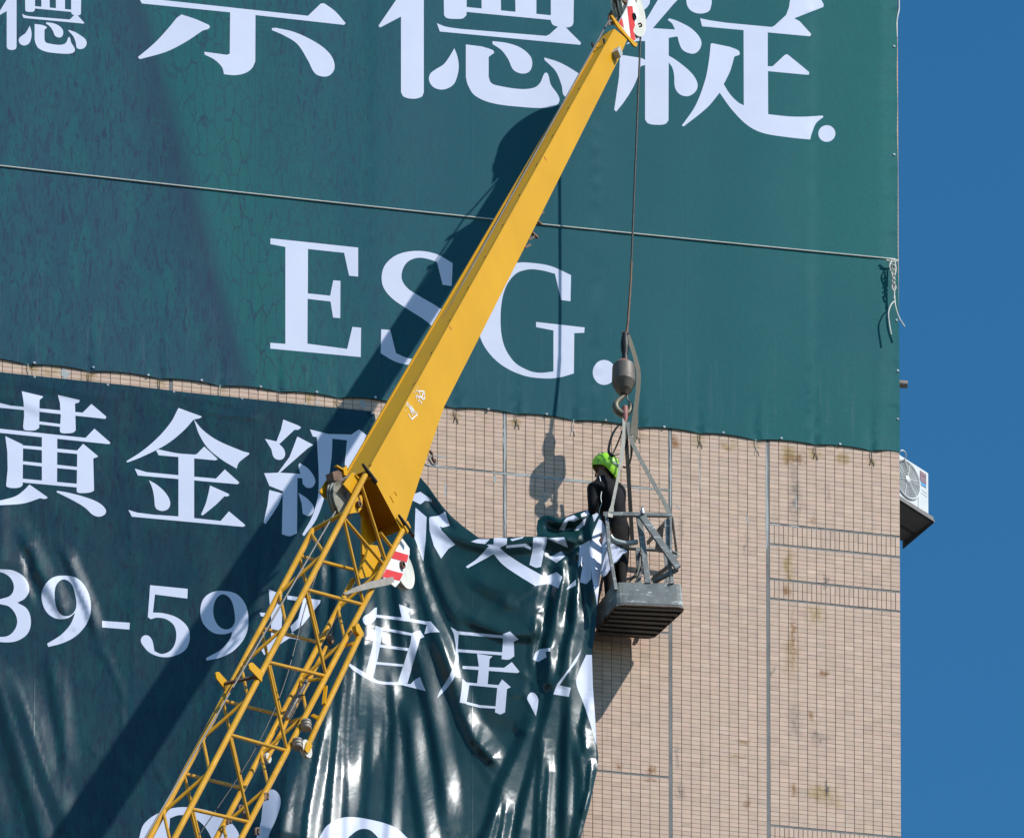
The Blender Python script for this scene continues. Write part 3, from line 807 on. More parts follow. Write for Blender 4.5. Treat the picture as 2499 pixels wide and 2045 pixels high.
LOW += [c4(q) for q in [
    [(1467, 687), (1545, 718), (1560, 728), (1545, 740), (1525, 740), (1435, 825), (1432, 800), (1455, 740)],
    [(1372, 787), (1430, 800), (1470, 840, S), (1475, 875, S), (1455, 895, S), (1420, 885, S), (1405, 840)],
    [(1540, 775), (1622, 818), (1595, 835), (1450, 962), (1555, 968), (1545, 925), (1552, 912), (1600, 945, S), (1632, 1000, S), (1620, 1035, S), (1590, 1040, S), (1568, 1020), (1565, 990), (1540, 990), (1538, 1275), (1500, 1290, S), (1460, 1280), (1465, 1058), (1395, 1030), (1368, 965), (1440, 962), (1500, 880), (1525, 815)],
    [(1395, 1052), (1465, 1070), (1440, 1130, S), (1375, 1228), (1365, 1220), (1385, 1130)],
    [(1545, 1065), (1595, 1100, S), (1625, 1140, S), (1620, 1170, S), (1600, 1186, S), (1568, 1175), (1562, 1120)],
    [(1605, 738), (1700, 762), (1820, 765), (1860, 738), (1900, 770), (1850, 800), (1620, 775)],
    [(1640, 765), (1722, 770), (1715, 900, S), (1690, 1050, S), (1640, 1200, S), (1575, 1290), (1565, 1282), (1620, 1180, S), (1650, 1050, S)],
    [(1800, 765), (1895, 775), (1815, 960), (1785, 920)]]]
NINE = [(330, 338, S), (405, 355, S), (455, 420, S), (471, 500, S), (455, 575, S), (400, 645, S), (330, 685, S), (250, 707), (244, 690), (315, 645, S), (365, 590, S), (390, 530), (350, 558, S), (290, 560, S), (240, 525, S), (216, 460, S), (225, 400, S), (270, 350, S)]
NINE_H = [(325, 358, S), (365, 375, S), (388, 430, S), (395, 500, S), (370, 540, S), (325, 545, S), (295, 510, S), (283, 450, S), (290, 390, S)]
NINE2 = [(1440, 110, S), (1530, 130, S), (1590, 200, S), (1608, 300, S), (1590, 400, S), (1520, 490, S), (1430, 540, S), (1338, 560), (1334, 545), (1430, 490, S), (1490, 420, S), (1505, 375), (1450, 390, S), (1380, 380, S), (1315, 320, S), (1297, 245, S), (1315, 165, S), (1370, 120, S)]
NINE2_H = [(1440, 132, S), (1490, 160, S), (1515, 230, S), (1520, 310, S), (1495, 350, S), (1450, 358, S), (1405, 325, S), (1380, 250, S), (1395, 170, S)]
LOW += [c7([(-60, 300), (0, 305), (70, 312, S), (130, 350, S), (152, 410, S), (130, 455, S), (90, 478), (140, 510, S), (160, 570, S), (145, 635, S), (90, 675, S), (20, 683, S), (-60, 670), (-60, 640), (0, 655, S), (50, 645, S), (85, 600, S), (85, 550, S), (50, 500, S), (0, 485), (-30, 470), (0, 460, S), (55, 440, S), (72, 395, S), (50, 345, S), (0, 320, S), (-60, 325)]),
        c7(NINE), k1(NINE2),
        k1([(661, 304), (840, 316), (838, 360), (661, 346)]),
        k1([(972, 73), (1215, 97), (1213, 160), (1003, 133), (990, 250), (1060, 255, S), (1150, 285, S), (1215, 345, S), (1228, 420, S), (1200, 490, S), (1130, 530, S), (1050, 538, S), (970, 510, S), (920, 455, S), (912, 425, S), (930, 400, S), (960, 400, S), (985, 430, S), (1000, 500), (1050, 518, S), (1110, 490, S), (1140, 420, S), (1130, 340, S), (1080, 295, S), (1020, 283, S), (975, 293), (957, 280)]),
        k1([(1740, 100), (1800, 125), (1830, 140), (1790, 170), (1830, 270), (1760, 275), (1690, 275), (1680, 250), (1750, 255)]),
        k1([(1755, 200), (1830, 200), (1820, 400), (1900, 380), (1905, 395), (1790, 470), (1710, 525), (1690, 490), (1755, 440)]),
        k1([(1860, 140), (2075, 170), (2070, 190), (1960, 330), (1890, 380), (1880, 340), (1930, 290), (1960, 180), (1860, 165)]),
        k1([(1870, 400), (2005, 418), (2000, 435), (1870, 416)]),
        k1([(880, 1800), (900, 1711), (930, 1620, S), (1020, 1550, S), (1150, 1510, S), (1300, 1520, S), (1450, 1570, S), (1530, 1650, S), (1560, 1720), (1560, 1780), (1400, 1780), (1330, 1640, S), (1240, 1570, S), (1160, 1560, S), (1100, 1580), (1085, 1800)]),
        k1([(1720, 1420, S), (1770, 1395, S), (1815, 1450, S), (1800, 1550, S), (1740, 1690), (1730, 1780), (1640, 1780), (1690, 1600), (1700, 1500)])]
LOW += [c8(q) for q in [
    [(150, 1760), (170, 1690), (210, 1630, S), (300, 1588, S), (430, 1600, S), (560, 1640, S), (630, 1700), (650, 1760), (520, 1760), (440, 1660, S), (380, 1650, S), (320, 1690), (300, 1760)],
    [(395, 555, S), (430, 530, S), (455, 505), (467, 503), (465, 540), (595, 555), (580, 485), (655, 515), (630, 530), (640, 560), (720, 575), (745, 575), (792, 630), (745, 632), (712, 640), (725, 592), (640, 577), (465, 554), (450, 575, S), (420, 593, S), (400, 585, S)],
    [(460, 597), (500, 612), (470, 770), (445, 870), (405, 855), (440, 720)], [(690, 620), (712, 655), (690, 665), (625, 895), (575, 890), (640, 690), (648, 635)],
    [(490, 605), (660, 638), (660, 652), (490, 620)], [(480, 694), (635, 714), (630, 728), (477, 708)], [(465, 784), (605, 797), (600, 809), (462, 797)],
    [(322, 790), (370, 820, S), (430, 855, S), (480, 883, S), (590, 890), (640, 900), (665, 875), (690, 862), (718, 935), (600, 905), (480, 898, S), (420, 875, S), (340, 825), (322, 805)],
    [(848, 603), (890, 630), (885, 720), (890, 780, S), (870, 860, S), (830, 920, S), (778, 972), (790, 940), (840, 860, S), (870, 780, S), (875, 700), (865, 640)],
    [(880, 625), (1122, 648), (1122, 662), (880, 642)], [(1120, 640), (1155, 627), (1200, 668), (1175, 680), (1178, 755), (1150, 772, S), (1112, 770), (1118, 700)],
    [(880, 718), (1117, 735), (1114, 750), (880, 733)], [(985, 742), (1065, 755), (1050, 770), (1040, 903), (985, 898), (995, 810)],
    [(910, 805), (1125, 815), (1165, 785), (1205, 835), (1195, 842), (910, 820)], [(910, 870), (945, 905), (930, 1000), (895, 995), (905, 930)],
    [(1115, 875), (1160, 915), (1140, 925), (1130, 1045), (1105, 1057), (1078, 1045), (1090, 915)], [(928, 890), (1102, 905), (1100, 920), (928, 903)], [(928, 990), (1000, 1008), (1087, 1015), (1087, 1026), (1000, 1022), (928, 1003)],
    [(1275, 770), (1285, 740), (1310, 718), (1365, 712), (1365, 730), (1340, 732), (1345, 760), (1300, 785)],
    [(1270, 942, S), (1300, 970, S), (1300, 1010, S), (1290, 1065), (1262, 1010, S), (1245, 970, S)],
    [(1525, 725), (1500, 785), (1450, 850), (1412, 905), (1470, 918), (1460, 965), (1380, 952), (1400, 900), (1460, 820), (1495, 765)]]]
LOW += [k3(q) for q in [
    [(60, 165), (175, 262), (165, 500), (140, 720), (95, 600), (50, 480), (55, 300)],
    [(200, 270), (280, 270), (330, 400), (470, 545), (400, 590), (325, 690), (250, 560), (205, 400)],
    [(20, 30), (110, 0), (225, 80), (230, 105), (160, 90), (110, 130), (30, 90)],
    [(205, 260), (290, 250), (365, 205), (415, 350), (340, 370), (260, 330)],
    [(870, 470), (1008, 480), (1005, 545), (930, 580), (1000, 640, S), (1150, 740, S), (1380, 870), (1440, 865), (1520, 830), (1580, 880), (1540, 1000), (1440, 950), (1300, 975), (1100, 850, S), (960, 750, S), (870, 645), (600, 790), (582, 775), (700, 690, S), (820, 560), (795, 545), (868, 545)],
    [(635, 515), (700, 490), (830, 490), (780, 540), (690, 530)],
    [(1280, 470), (1420, 470), (1420, 520), (1390, 620), (1360, 775), (1310, 785, S), (1240, 755), (1270, 610)],
    [(1000, 555), (1200, 535), (1262, 578), (1252, 600), (1180, 567), (1000, 582)],
    [(1390, 630), (1460, 670), (1570, 615), (1610, 665), (1520, 735), (1400, 660)],
    [(1040, 490), (1180, 465), (1170, 480), (1060, 510)],
    [(1420, 480), (1600, 470), (1640, 580), (1560, 545), (1500, 520)],
    [(1620, 270), (1700, 240), (1760, 280), (1700, 310), (1640, 300), (1600, 400), (1545, 390)],
    [(1770, 230), (1840, 190), (1900, 195), (1850, 240), (1780, 260)],
    [(1880, 200), (1960, 230), (1910, 310)],
    [(1800, 290), (1830, 270), (1810, 340), (1740, 400), (1700, 400)],
    [(1760, 560), (1870, 500), (1880, 900), (1830, 955), (1760, 935), (1800, 720), (1745, 780)],
    [(1720, 910), (1720, 970), (1620, 1015), (1640, 980)],
    [(1960, 280), (1990, 300), (1985, 700), (1960, 1000), (1940, 1180), (1925, 1080), (1890, 900), (1868, 700), (1870, 560), (1900, 420)]]]
LOW += [k4([(1680, -10), (1736, -10), (1745, 300), (1770, 600), (1778, 850), (1720, 650, S), (1650, 440, S), (1585, 260, S), (1610, 150, S)])]

def inside(px, py, poly):
    q = np.array(poly)
    x0, y0 = q[:, 0].min(), q[:, 1].min(); x1, y1 = q[:, 0].max(), q[:, 1].max()
    res = np.zeros(len(px), bool)
    idx = np.nonzero((px >= x0) & (px <= x1) & (py >= y0) & (py <= y1))[0]
    if len(idx) == 0:
        return res
    X = px[idx]; Y = py[idx]; c = np.zeros(len(idx), bool)
    for i in range(len(q)):
        xa, ya = q[i]; xb, yb = q[i - 1]
        if ya == yb:
            continue
        m = ((ya > Y) != (yb > Y)) & (X < (xb - xa) * (Y - ya) / (yb - ya) + xa)
        c ^= m
    res[idx] = c
    return res
def sheet(name, outline, glyphs, holes, grid, depth, mats, label, cat, step=6.0):
    """one sheet of printed vinyl: triangulated with the print's outlines as edges"""
    verts = []; edges = []
    def loop(poly):
        fine = []
        for i in range(len(poly)):
            a, b = np.array(poly[i]), np.array(poly[(i + 1) % len(poly)])
            k = max(1, int(np.linalg.norm(b - a) / step))
            fine += [tuple(a + (b - a) * j / k) for j in range(k)]
        poly = fine
        o = len(verts)
        verts.extend(poly)
        edges.extend((o + i, o + (i + 1) % len(poly)) for i in range(len(poly)))
    loop(outline)
    for g_ in glyphs + holes:
        loop(g_)
    gp = np.array(grid)
    ok = inside(gp[:, 0], gp[:, 1], outline)
    verts.extend(map(tuple, gp[ok]))
    r = delaunay_2d_cdt([Vector((x / 100, y / 100)) for x, y in verts], edges, [], 0, 1e-5)
    V = np.array([(v[0] * 100, v[1] * 100) for v in r[0]])
    F = np.array([f for f in r[2] if len(f) == 3])
    c = V[F].mean(1)
    F = F[inside(c[:, 0], c[:, 1], outline)]
    c = V[F].mean(1)
    mi = np.zeros(len(F), int)
    for g_ in glyphs:
        mi[inside(c[:, 0], c[:, 1], g_)] = 1
    for g_ in holes:
        mi[inside(c[:, 0], c[:, 1], g_)] = 0
    used = np.unique(F); remap_ = -np.ones(len(V), int); remap_[used] = np.arange(len(used))
    V = V[used]; F = remap_[F]
    d = depth(V[:, 0], V[:, 1])
    p3 = P(V[:, 0], V[:, 1], d)
    flat = P(V[:, 0], V[:, 1], 0.03)
    s, z = wall_sz(flat)
    o = np.array([p3[:, 0].mean(), p3[:, 1].mean(), p3[:, 2].min()])
    me = bpy.data.meshes.new(name)
    # face the viewer
    a, b, cc = p3[F[0, 0]], p3[F[0, 1]], p3[F[0, 2]]
    if np.cross(b - a, cc - a) @ WN < 0:
        F = F[:, ::-1]
    me.from_pydata((p3 - o).tolist(), [], F.tolist())
    for m in mats:
        me.materials.append(m)
    me.polygons.foreach_set('material_index', mi)
    me.polygons.foreach_set('use_smooth', np.ones(len(F), bool))
    at_ = me.attributes.new('flat', 'FLOAT_VECTOR', 'POINT')
    at_.data.foreach_set('vector', np.stack([s, z - W0[2], np.zeros(len(s))], 1).ravel())
    me.update()
    e = 2.5                                   # smooth normals straight from the drape
    px_ = P(V[:, 0] + e, V[:, 1], depth(V[:, 0] + e, V[:, 1])) - P(V[:, 0] - e, V[:, 1], depth(V[:, 0] - e, V[:, 1]))
    py_ = P(V[:, 0], V[:, 1] + e, depth(V[:, 0], V[:, 1] + e)) - P(V[:, 0], V[:, 1] - e, depth(V[:, 0], V[:, 1] - e))
    nn = np.cross(py_, px_); nn /= np.linalg.norm(nn, axis=1)[:, None]
    nn *= np.where(nn @ WN < 0, -1.0, 1.0)[:, None]
    me.normals_split_custom_set_from_vertices(nn.tolist())
    ob = bpy.data.objects.new(name, me)
    ob.location = o
    COL.objects.link(ob)
    return tag(ob, label, cat)

# ------------------------------------------------------------------ upper banner
cusps = UP_BOTTOM[1:]
bottom = [(-200.0, 860.0)]
for (xa, ya), (xb, yb) in zip(UP_BOTTOM[:-1], UP_BOTTOM[1:]):
    for k in range(1, 13):
        t = k / 12
        x = xa + (xb - xa) * t
        y = ya + (yb - ya) * t - 6.5 * (math.sin(math.pi * t) ** 0.6) * (abs(xb - xa) / 145) ** 0.5
        bottom.append((x, y))
redge = [(2196, 1104), (2196, 1000), (2195, 890), (2194, 800), (2192.5, 690), (2191, 600), (2191, 480), (2191.5, 400), (2189, 320), (2190.5, 255), (2188.5, 180), (2190, 110), (2188, 60), (2190, 0), (2190, -160)]
up_outline = [(-200, -160)] + bottom + redge[1:]
gx, gy = np.meshgrid(np.arange(-195, 2195, 22.0), np.arange(-155, 1105, 22.0))
ug = np.stack([gx.ravel() + rng.uniform(-3, 3, gx.size), gy.ravel() + rng.uniform(-3, 3, gx.size)], 1)
ug = np.concatenate([ug, np.stack([rng.uniform(-190, 2190, 2600), rng.uniform(860, 1100, 2600)], 1), np.stack([rng.uniform(2120, 2190, 900), rng.uniform(-150, 1100, 900)], 1)])
cxs = np.array([c[0] for c in cusps[:-1]]); cys = np.array([c[1] for c in cusps[:-1]])
def up_depth(x, y):
    yb = np.interp(x, ubx, uby)
    h = 1 - np.exp(-np.maximum(0, yb - y) / 110)
    d = 0.014 + 0.020 * h
    d = d + 0.004 * np.sin(x / 71 + 0.8 * np.sin(y / 260)) * h + 0.003 * np.sin(x / 37.0 + y / 330) * h
    for cx, cy in zip(cxs, cys):                 # pull lines above each tie
        d = d - 0.008 * np.exp(-((x - cx) / 10) ** 2 - (np.maximum(0, cy - y) / 60)) + 0.006 * np.exp(-((x - cx - 15) / 10) ** 2 - (np.maximum(0, cy - y) / 55))
    e = np.clip((2190 - x) / 40, 0, 1)           # puckers along the lashed right edge
    d = d - 0.012 * (1 - e)
    for yy in (20, 92, 170, 245, 330, 410, 480, 565, 690, 760, 880, 985):
        d = d + 0.006 * np.exp(-((y - yy) / 7) ** 2) * np.exp(-np.maximum(0, 2190 - x) / 22)
    d = d + 0.0025 * np.exp(-((x - 912 - (y - 400) * 0.008) / 5) ** 2) + 0.0025 * np.exp(-((x - 1455) / 5) ** 2) + 0.0025 * np.exp(-((x - 1978) / 5) ** 2)
    return np.maximum(d, 0.005)
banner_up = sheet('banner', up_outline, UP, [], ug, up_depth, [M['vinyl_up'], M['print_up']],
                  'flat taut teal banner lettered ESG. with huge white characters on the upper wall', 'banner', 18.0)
gro = [(84, 886), (228, 897), (362, 916), (492, 928.5), (636, 944), (773, 957), (916, 970), (1050, 984), (1192, 999), (1334, 1011), (1478, 1026), (1621, 1042), (1765, 1056), (1907, 1070), (2050, 1084), (2182, 114), (2182, 378), (2188, 782), (2191, 905), (2191, 1023)]
def child_of_mesh(mb, name, mat, par, smooth=False):
    return mb.build(name, mat, par, smooth)
for x, y in gro:
    c = P(x, y, float(up_depth(np.array([x]), np.array([y]))[0]))
    mb = MB(); mb.lathe(c + WN * 0.001, WN, [(0, 0.013), (0.004, 0.013), (0.007, 0.010), (0.007, 0.005), (0.003, 0.0045)], 14)
    child_of_mesh(mb, 'grommet', M['grommet'], banner_up, True)
for i, (cx, cy) in enumerate(cusps[:-1]):
    mb = MB()
    jx = random.uniform(-3, 3)
    pts = [P(cx, cy - 3, 0.012), P(cx + jx * .5, cy + 8, 0.014), P(cx + jx, cy + 20, 0.008), P(cx + jx - 4, cy + 34, 0.004)]
    mb.tube(smooth_path(pts, 4), 0.0035, 6)
    mb.tube([P(cx + jx, cy + 20, 0.008), P(cx + jx + 5, cy + 27, 0.006), P(cx + jx + 7, cy + 36, 0.005)], 0.003, 6)
    child_of_mesh(mb, 'tie_cord', M['tie'] if i % 3 else M['cord_white'], banner_up, True)

# ------------------------------------------------------------------ lower banner
low_outline = [(-200, 887), (0, 908), (160, 925), (320, 941), (460, 958), (600, 972), (750, 988), (880, 1001), (906, 1004), (914, 1010), (920, 1040), (935, 1075), (960, 1115), (990, 1142), (1025, 1164), (1046, 1188), (1064, 1214), (1082, 1238), (1101, 1259), (1130, 1284), (1168, 1312), (1190, 1314), (1230, 1311), (1290, 1309), (1312, 1309), (1309, 1290), (1312, 1270), (1322, 1260), (1332, 1257), (1350, 1260), (1368, 1268), (1390, 1257), (1412, 1249), (1428, 1245), (1443, 1245), (1456, 1249), (1466, 1254),
               (1469, 1275), (1469, 1300), (1468, 1365), (1463, 1420), (1459, 1460), (1457, 1490), (1455, 1520), (1450, 1560), (1444, 1590), (1445, 1610), (1447, 1677), (1452, 1745), (1456, 1805), (1460, 1845), (1459.5, 1870), (1451, 1907), (1440, 1960), (1420, 2036), (1396, 2140), (1370, 2250), (-200, 2250)]
gx, gy = np.meshgrid(np.arange(600, 1475, 5.5), np.arange(1000, 2250, 5.5))
g1 = np.stack([gx.ravel(), gy.ravel()], 1)
gx, gy = np.meshgrid(np.arange(-195, 600, 7.5), np.arange(885, 2250, 7.5))
g2 = np.stack([gx.ravel(), gy.ravel()], 1)
lg = np.concatenate([g1, g2]); lg = lg + rng.uniform(-1.6, 1.6, lg.shape)
ctrl = np.array([(-200, 880, .03), (0, 910, .03), (450, 955, .03), (800, 995, .035), (912, 1008, .04), (0, 1250, .06), (0, 1500, .06), (0, 2045, .07), (300, 1300, .045), (450, 1500, .055), (450, 2045, .07), (700, 1250, .06), (800, 1500, .11), (800, 1800, .18), (720, 2045, .40), (850, 2200, .60), (600, 2200, .38), (960, 1120, .07), (1025, 1170, .09), (1000, 1300, .14), (1090, 1260, .13), (1170, 1330, .24), (1300, 1320, .30), (1320, 1268, .27), (1440, 1250, .44), (1465, 1280, .47), (1465, 1400, .47), (1455, 1560, .40), (1450, 1800, .33), (1430, 2045, .29), (1200, 1450, .37), (1100, 1450, .25), (1200, 1600, .31), (1000, 1700, .20), (1200, 1850, .25), (1100, 2045, .36), (1000, 2230, .55), (1330, 1600, .34), (1300, 2045, .28), (1380, 1450, .42)])
RIDGES = [  # (amplitude m, width px, polyline)
    (.030, 11, [(845, 1600), (826, 1782), (807, 1990), (800, 2100)]), (.029, 10, [(866, 1600), (851, 1782), (850, 1908), (845, 2100)]), (.026, 10, [(890, 1563), (882, 1676), (880, 1780)]),
    (.030, 9, [(800, 1738), (775, 1861), (752, 1990), (740, 2120)]), (.03, 9, [(707, 1848), (694, 1939), (686, 2030), (680, 2120)]), (.028, 12, [(911, 1660), (911, 1782), (905, 1900), (890, 2100)]),
    (.045, 14, [(1000, 1500), (1020, 1590), (1039, 1676), (1065, 1798), (1083, 1908), (1090, 2000)]), (.045, 14, [(989, 1701), (1002, 1782), (1014, 1892), (1036, 2045), (1050, 2140)]),
    (.045, 14, [(1040, 1500), (1060, 1560), (1100, 1651), (1130, 1741), (1159, 1800), (1200, 1850), (1223, 1872)]), (.018, 14, [(1120, 1720), (1150, 1800), (1190, 1880), (1210, 1915)]),
    (.03, 10, [(955, 1640), (965, 1760), (960, 1880), (950, 2040), (945, 2120)]), (.014, 5, [(940, 1720), (941, 1780), (937, 1830), (945, 1880), (950, 1960)]),
    (.050, 15, [(1300, 1740), (1287, 1790), (1256, 1856), (1225, 1920), (1195, 2045), (1180, 2130)]), (.045, 13, [(1362, 1600), (1351, 1697), (1315, 1830), (1277, 1984), (1256, 2100)]),
    (.050, 14, [(1395, 1560), (1390, 1702), (1387, 1805), (1382, 1933), (1378, 2100)]), (.045, 13, [(1412, 1800), (1423, 1900), (1420, 1984), (1400, 2100)]), (.035, 10, [(1330, 1800), (1318, 1940), (1310, 2100)]), (.03, 9, [(1240, 1950), (1225, 2045), (1215, 2120)]),
    (.045, 16, [(1042, 1264), (1078, 1290), (1141, 1320), (1200, 1335), (1283, 1330), (1345, 1315), (1390, 1300)]), (-.025, 22, [(1060, 1330), (1120, 1360), (1200, 1385), (1280, 1385), (1340, 1370)]),
    (.040, 18, [(1140, 1395), (1193, 1432), (1236, 1445), (1283, 1432), (1335, 1408)]), (.018, 10, [(1212, 1462), (1259, 1464), (1290, 1447), (1310, 1425)]), (.020, 11, [(1212, 1466), (1240, 1478), (1271, 1487), (1311, 1459), (1335, 1420)]),
    (.045, 18, [(1120, 1485), (1177, 1522), (1236, 1545), (1290, 1545), (1320, 1520)]), (-.02, 20, [(1130, 1470), (1180, 1490), (1240, 1510), (1290, 1505)]), (.03, 10, [(1305, 1500), (1310, 1540), (1300, 1600), (1305, 1660)]), (-.025, 20, [(1140, 1745), (1190, 1775), (1240, 1790), (1270, 1788)]),
    (.012, 9, [(1255, 1770), (1270, 1783), (1290, 1785)]), (.010, 8, [(1185, 1765), (1172, 1810), (1158, 1850)]), (.012, 12, [(1180, 1815), (1200, 1840), (1205, 1860)]),
    (.055, 14, [(1374, 1380), (1366, 1440), (1349, 1520), (1330, 1600), (1318, 1680)]), (-.06, 14, [(1352, 1320), (1345, 1420), (1330, 1500), (1316, 1600), (1305, 1700)]), (.05, 11, [(1412, 1400), (1402, 1518), (1380, 1600), (1365, 1680)]), (-.05, 10, [(1392, 1330), (1390, 1420), (1375, 1530)]),
    (.05, 10, [(1445, 1270), (1440, 1340), (1445, 1420), (1452, 1480)]), (-.05, 9, [(1425, 1300), (1425, 1400), (1428, 1500)]), (.06, 9, [(1335, 1262), (1370, 1272), (1400, 1265), (1435, 1252)]), (-.07, 10, [(1325, 1285), (1360, 1296), (1400, 1290), (1425, 1280)]), (.04, 9, [(1318, 1300), (1360, 1318), (1400, 1320), (1425, 1310)]),
    (-.04, 8, [(1330, 1345), (1370, 1350), (1400, 1345)]), (.035, 8, [(1400, 1360), (1420, 1340), (1435, 1300)]),
    (.045, 14, [(1005, 1300), (1014, 1341), (1035, 1436), (1061, 1518), (1094, 1600), (1115, 1680)]), (-.045, 13, [(1015, 1290), (1040, 1400), (1075, 1500), (1105, 1570), (1125, 1650)]), (.03, 11, [(1040, 1290), (1055, 1380), (1090, 1470), (1130, 1530)]),
    (.035, 13, [(965, 1380), (975, 1450), (985, 1540), (992, 1640)]), (-.03, 12, [(940, 1380), (950, 1480), (960, 1600)]), (.03, 10, [(885, 1440), (888, 1520), (885, 1600)]), (.03, 10, [(818, 1330), (822, 1430), (815, 1560), (790, 1680)]),
    (.028, 9, [(780, 1320), (785, 1420), (770, 1560), (745, 1700), (720, 1780)]), (-.03, 12, [(800, 1350), (800, 1500), (780, 1640)]), (.03, 12, [(735, 1400), (725, 1560), (690, 1720), (660, 1840)]),
    (0.046, 19, [(-60, 1600), (0, 1683), (38, 1815), (94, 2003), (120, 2120)]), (0.042, 18, [(30, 1640), (70, 1760), (110, 1880), (160, 2010), (190, 2120)]), (0.025, 13, [(120, 1600), (150, 1760), (165, 1900)]), (-.016, 16, [(-40, 1760), (10, 1900), (50, 2060)]),
    (0.036, 13, [(56, 1297), (72, 1340), (95, 1390), (135, 1460), (170, 1520)]), (-.02, 9, [(66, 1330), (72, 1400), (100, 1480)]), (0.032, 10, [(150, 1330), (180, 1400), (215, 1480), (240, 1560)]), (.05, 34, [(-40, 1220), (-22, 1300), (-25, 1400)]), (.19, 56, [(880, 1400), (860, 1520), (822, 1650), (775, 1760), (738, 1850), (706, 1950), (680, 2045), (655, 2140)]), (.02, 30, [(590, 1750), (560, 1900), (530, 2120)]),
    (.012, 6, [(225, 1570), (262, 1615), (290, 1670), (305, 1720)]), (.012, 5, [(240, 1575), (275, 1620)]), (.012, 5, [(292, 1715), (298, 1760), (303, 1790)]), (.010, 4, [(375, 1858), (392, 1895), (405, 1925)]), (.009, 4, [(215, 1815), (240, 1850)]),
    (0.015, 12, [(-60, 905), (60, 930), (202, 961), (288, 973)]), (-.006, 12, [(-60, 928), (80, 955), (200, 985)]), (0.013, 13, [(-60, 955), (60, 985), (130, 1010)]), (0.022, 7, [(389, 958), (480, 972), (576, 984)]), (-.010, 7, [(380, 975), (500, 995), (600, 1005)]), (0.018, 7, [(480, 1000), (560, 1015), (640, 1020)]), (0.022, 6, [(620, 990), (720, 1003), (860, 1012)]), (-.012, 7, [(760, 1012), (840, 1022), (890, 1030)]),
    (.02, 7, [(912, 1012), (905, 1050), (900, 1100)]), (.018, 9, [(640, 1330), (630, 1450), (600, 1600), (560, 1750)]), (.014, 9, [(560, 1560), (540, 1680), (500, 1800)]),
    (.005, 3, [(325, 1370), (324, 1500), (325, 1800), (322, 2100)]), (.005, 3, [(136, 1240), (140, 1400), (158, 1600), (154, 2040)]), (.005, 3, [(500, 1400), (501, 1700), (500, 2000)]), (.005, 3, [(7, 1200), (6, 1400)]), (.005, 3, [(318, 1260), (320, 1370)]),
    (.03, 6, [(1375, 1300), (1395, 1330), (1400, 1370)]), (-.03, 6, [(1360, 1310), (1375, 1345), (1385, 1390)]), (.028, 6, [(1405, 1275), (1412, 1300), (1420, 1330)]), (-.03, 6, [(1410, 1262), (1395, 1275), (1385, 1295)]), (.025, 5, [(1345, 1275), (1362, 1285), (1385, 1283)]), (.03, 6, [(1340, 1390), (1360, 1380), (1385, 1385)]),
    (.03, 9, [(1185, 1318), (1230, 1322), (1290, 1318), (1330, 1322)]), (.02, 6, [(1350, 1430), (1335, 1480), (1310, 1500)]), (.02, 6, [(1320, 1480), (1305, 1510), (1310, 1560)]), (.03, 8, [(1335, 1560), (1342, 1620), (1330, 1690)]), (.02, 6, [(1262, 1640), (1300, 1660), (1310, 1700)]), (.02, 6, [(1240, 1700), (1275, 1690), (1300, 1730)]),
    (.03, 9, [(1220, 1960), (1180, 2040), (1160, 2110)]), (.03, 9, [(1345, 1840), (1335, 1960), (1330, 2100)]), (.035, 9, [(1440, 1700), (1425, 1780), (1432, 1850)]), (.03, 7, [(1445, 1850), (1438, 1930), (1420, 2000)]), (.02, 5, [(1430, 1930), (1425, 1990), (1405, 2060)]),
    (.025, 8, [(1045, 1190), (1075, 1240), (1110, 1280)]), (-.03, 9, [(1040, 1215), (1075, 1265), (1110, 1300)]),
]
